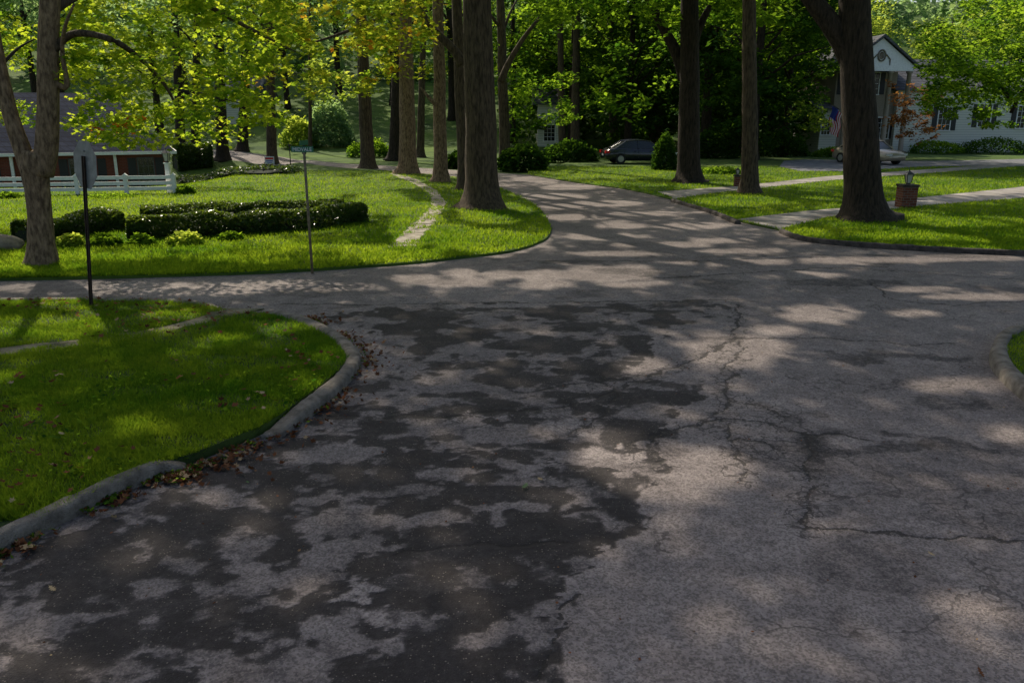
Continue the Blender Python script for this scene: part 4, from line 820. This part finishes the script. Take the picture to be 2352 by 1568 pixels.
# ------------------------------------------------------------------ cars
def car(label,loc,rz,paint):
    t=thing('parked_car',label,'car',loc,rz); mb=MB()
    st=[(-2.35,.62,.42,.62),(-2.28,.76,.30,.80),(-2.0,.84,.24,.95),(-1.5,.88,.22,.98),(-.8,.89,.2,.95),(0,.89,.2,.93),(.8,.89,.2,.92),(1.3,.88,.22,.88),(1.9,.84,.24,.78),(2.2,.74,.28,.68),(2.33,.58,.38,.56)]
    rings=[]; 
    for x,w,zl,zh in st:
        m=(zl+zh)/2
        for (a,z) in [(-.88,zl),(-1,zl+.08),(-1,m+.05),(-.94,zh-.06),(-.82,zh),(0,zh+.03),(.82,zh),(.94,zh-.06),(1,m+.05),(1,zl+.08),(.88,zl)]: rings.append((x,a*w,z))
    k=11; fs=[(i*k+j,i*k+(j+1)%k,(i+1)*k+(j+1)%k,(i+1)*k+j) for i in range(len(st)-1) for j in range(k)]+[tuple(range(k)),tuple(range((len(st)-1)*k,len(st)*k))]
    mb.add(rings,fs); body=mb.build('body',paint,t,True)
    prof=[(-1.75,.94),(-1.05,1.36),(-.5,1.43),(.1,1.42),(.45,1.36),(1.15,.90)]
    mb=MB(); n=len(prof); wb=[.76,.62,.6,.6,.62,.76]
    mb.add([(x,-w,z) for (x,z),w in zip(prof,wb)]+[(x,w,z) for (x,z),w in zip(prof,wb)],[tuple(range(n)),tuple(range(2*n-1,n-1,-1))]+[(i,i+n,i+n+1,i+1) for i in range(n-1)]); mb.build('windows',M['glass'],t)
    mb=MB(); mb.add([(-1.1,-.63,1.365),(-.5,-.61,1.445),(.1,-.61,1.435),(.48,-.63,1.37),(-1.1,.63,1.365),(-.5,.61,1.445),(.1,.61,1.435),(.48,.63,1.37)],[(0,1,5,4),(1,2,6,5),(2,3,7,6)])
    for s in (-1,1):
        for (p0,p1) in [((-1.78,.77,.93),(-1.08,.635,1.37)),((1.17,.77,.89),(.47,.635,1.37)),((-.28,.775,.93),(-.3,.62,1.43)),((-1.08,.635,1.37),(-.5,.615,1.44)),((-.5,.615,1.44),(.1,.615,1.43)),((.1,.615,1.43),(.47,.635,1.37))]:
            mb.tube([(p0[0],p0[1]*s,p0[2]),(p1[0],p1[1]*s,p1[2])],[.035,.03],n=6)
    mb.build('roof',paint,t)
    for x in (-1.42,1.42):
        for s in (-1,1):
            mb=MB(); mb.tube([(x,s*.70,.32),(x,s*.905,.32)],[.32,.32],n=20); w=mb.build('wheel',M['tyre'],t)
            mb=MB(); mb.tube([(x,s*.9,.32),(x,s*.915,.32)],[.2,.19],n=14)
            mb.build('rim',M['rim'],w)
    for s in (-1,1):
        mb=MB(); mb.box(-2.36,-2.1,s*.5 if s>0 else -.80,s*.80 if s>0 else -.5,.66,.82); mb.build('taillight',M['redlens'],t)
        mb=MB(); mb.box(2.08,2.29,s*.48 if s>0 else -.76,s*.76 if s>0 else -.48,.56,.68); mb.build('headlight',M['clearlens'],t)
        mb=MB(); mb.box(.75,.92,s*.80 if s>0 else -1.0,s*1.0 if s>0 else -.80,.93,1.05); mb.build('mirror',paint,t)
    mb=MB(); mb.box(-2.37,-2.34,-.16,.16,.5,.62); mb.build('number_plate',M['signwhite'],t)
    mb=MB()
    for s in (-1,1):
        for x in (-.28,.75,-1.2): mb.box(x-.006,x+.006,s*.892-.003,s*.892+.003,.35,.88)
        for x in (-.5,.5): mb.box(x-.08,x+.08,s*.9-.012,s*.9+.012,.78,.8)
    mb.build('door_trim',M['blackmetal'],t)
    return t
q=pix(1472,377,.05); car('black sedan parked at the edge of the dark woods',(q.x,q.y+.9,q.z),math.radians(8),M['carblack'])
q=pix(2024,380,.05); car('gold sedan parked on the grey driveway behind the huge trunk',(q.x,q.y+2.0,q.z),math.radians(-66),M['cargold'])
# ------------------------------------------------------------------ leaf litter
def litter(name,Pn,size,label,shape=STAR,tl=.35):
    Pn=np.array(Pn); o=leaves(name,Pn,size,M['dead'],None,tl,shape,rng.random(len(Pn)),curl=-.3); return tag(o,label,'leaves',kind='stuff')
def along(path,n,spread,side,z,sd=.15,thr=.0):
    w=np.array(dens(path,.1,False)); i=rng.integers(0,len(w)-1,n); d=w[i+1]-w[i]; d/=np.linalg.norm(d,axis=1)[:,None]+1e-9; nn=np.stack([-d[:,1],d[:,0]],1)*side
    cl=np.clip((fbm(w[i][:,0]*2.2,w[i][:,1]*2.2,4)-.32)*2.6,0,1); off=.06+np.abs(rng.normal(0,spread,n))*(.5+cl); k=rng.random(n)<cl
    p=w[i]+nn*off[:,None]+rng.normal(0,.03,(n,2)); return np.column_stack([p,np.full(n,z)+rng.random(n)*.03])[k]
cBf=smoothpoly([P2(u,v,.0) for u,v in [(690,735),(770,770),(820,805),(825,830),(795,872),(710,945),(620,1000),(520,1030),(440,1072)]])
cCf=smoothpoly([P2(u,v,.0) for u,v in [(440,1072),(340,1095),(150,1190),(0,1262),(-150,1340)]])
litter('fallen_leaves',np.concatenate([along(cBf,1300,.13,1,.012),along(cCf,750,.09,1,.012),along(cBf,500,.28,1,.01)]),.034,'red brown fallen leaves gathered in the gutter along the near curb',tl=.6)
x=rng.uniform(-9,-1,1700); y=rng.uniform(5,13,1700); m=inpoly(x,y,nl); ed=fbm(x*.8,y*.8,31)>.45; m&=ed; litter('fallen_leaves',np.column_stack([x[m],y[m],np.full(m.sum(),.155)]),.044,'scattered dry leaves lying on the near left grass')
x=rng.uniform(-5,8,420); y=rng.uniform(4,15,420); litter('leaf_debris',np.column_stack([x,y,np.full(len(x),.008)]),.014,'tiny leaf scraps scattered over the asphalt')
for (u,v,s,l) in [(120,1356,.06,'pale curled leaf on the asphalt at the lower left'),(1205,1122,.05,'green oak leaf lying on the asphalt near the middle'),(1240,1104,.045,'pale leaf just behind the green oak leaf'),(570,1112,.04,'small green leaf on the dark asphalt near the curb gap'),(2250,1548,.04,'brown leaf at the lower right corner'),(75,1262,.07,'pale leaf below the near curb at the left'),(2140,1278,.05,'dark leaf on the pale asphalt at the right'),(145,1012,.055,'pale leaf on the near grass at the left')]:
    q=pix(u,v,.1 if 'grass' in l else 0); o=leaves('fallen_leaf',[(0,0,.02)],s,M['leaf_hazy'] if 'green ' in l.split('on')[0] and 'pale' not in l else M['dead'],None,.2,OAK,np.array([.99 if 'pale' in l else .6]),curl=-.2); o.location=q; tag(o,l,'leaf')
    if 'grass' in l: o.location.z+=.05
# round stone
q=pix(690,966,0); bm=bmesh.new(); bmesh.ops.create_icosphere(bm,subdivisions=3,radius=.05)
for v_ in bm.verts: v_.co.z*=.75; v_.co*=1+.12*math.sin(v_.co.x*60+v_.co.y*45)
me=bpy.data.meshes.new('pebble'); bm.to_mesh(me); bm.free(); me.materials.append(M['stone']); o=bpy.data.objects.new('pebble',me); C.objects.link(o); o.location=q+Vector((0,0,.04)); tag(o,'round tan pebble among leaves at the curb end','stone')
# weeds
W_=np.concatenate([along(cBf,600,.05,-1,.06),along(cCf,600,.06,1,.02),along(cBf,400,.05,1,.02)])
x=rng.uniform(-4.5,-1.5,1600); y=rng.uniform(6.2,9,1600); m=inpoly(x,y,nl)&(fbm(x*1.2,y*1.2,61)>.48)
W_=np.concatenate([W_,np.column_stack([x[m],y[m],rng.uniform(.1,.17,m.sum())])])
o=leaves('weeds',W_,.028,M['leaf_green'],None,.7,DIA); tag(o,'small green weeds growing along the near curb','weeds',kind='stuff')
# ------------------------------------------------------------------ light, world, camera
w=bpy.data.worlds.new('World'); S.world=w; w.use_nodes=True; N=w.node_tree.nodes; L=w.node_tree.links
sk=N.new('ShaderNodeTexSky'); sk.sky_type='NISHITA'; sk.sun_disc=False; sk.sun_elevation=EL; sk.sun_rotation=AZ; sk.dust_density=3.0; sk.ozone_density=.6
bg=N['Background']; bg.inputs['Strength'].default_value=.15; L.new(sk.outputs[0],bg.inputs[0])
sl=bpy.data.lights.new('sun','SUN'); sl.energy=5; sl.angle=math.radians(.6); sl.color=(1,.90,.74); so=bpy.data.objects.new('sun',sl); C.objects.link(so)
so.rotation_euler=Vector(tuple(SUN)).to_track_quat('Z','Y').to_euler()
cd=bpy.data.cameras.new('camera'); co=bpy.data.objects.new('camera',cd); C.objects.link(co); co.location=(0,0,CH); co.rotation_euler=(math.pi/2-P,0,0)
cd.sensor_width=36; cd.lens=36*F/2352; cd.clip_end=3000; cd.clip_start=.05; S.camera=co
S.view_settings.view_transform='Standard'; S.view_settings.look='None'; S.view_settings.exposure=0
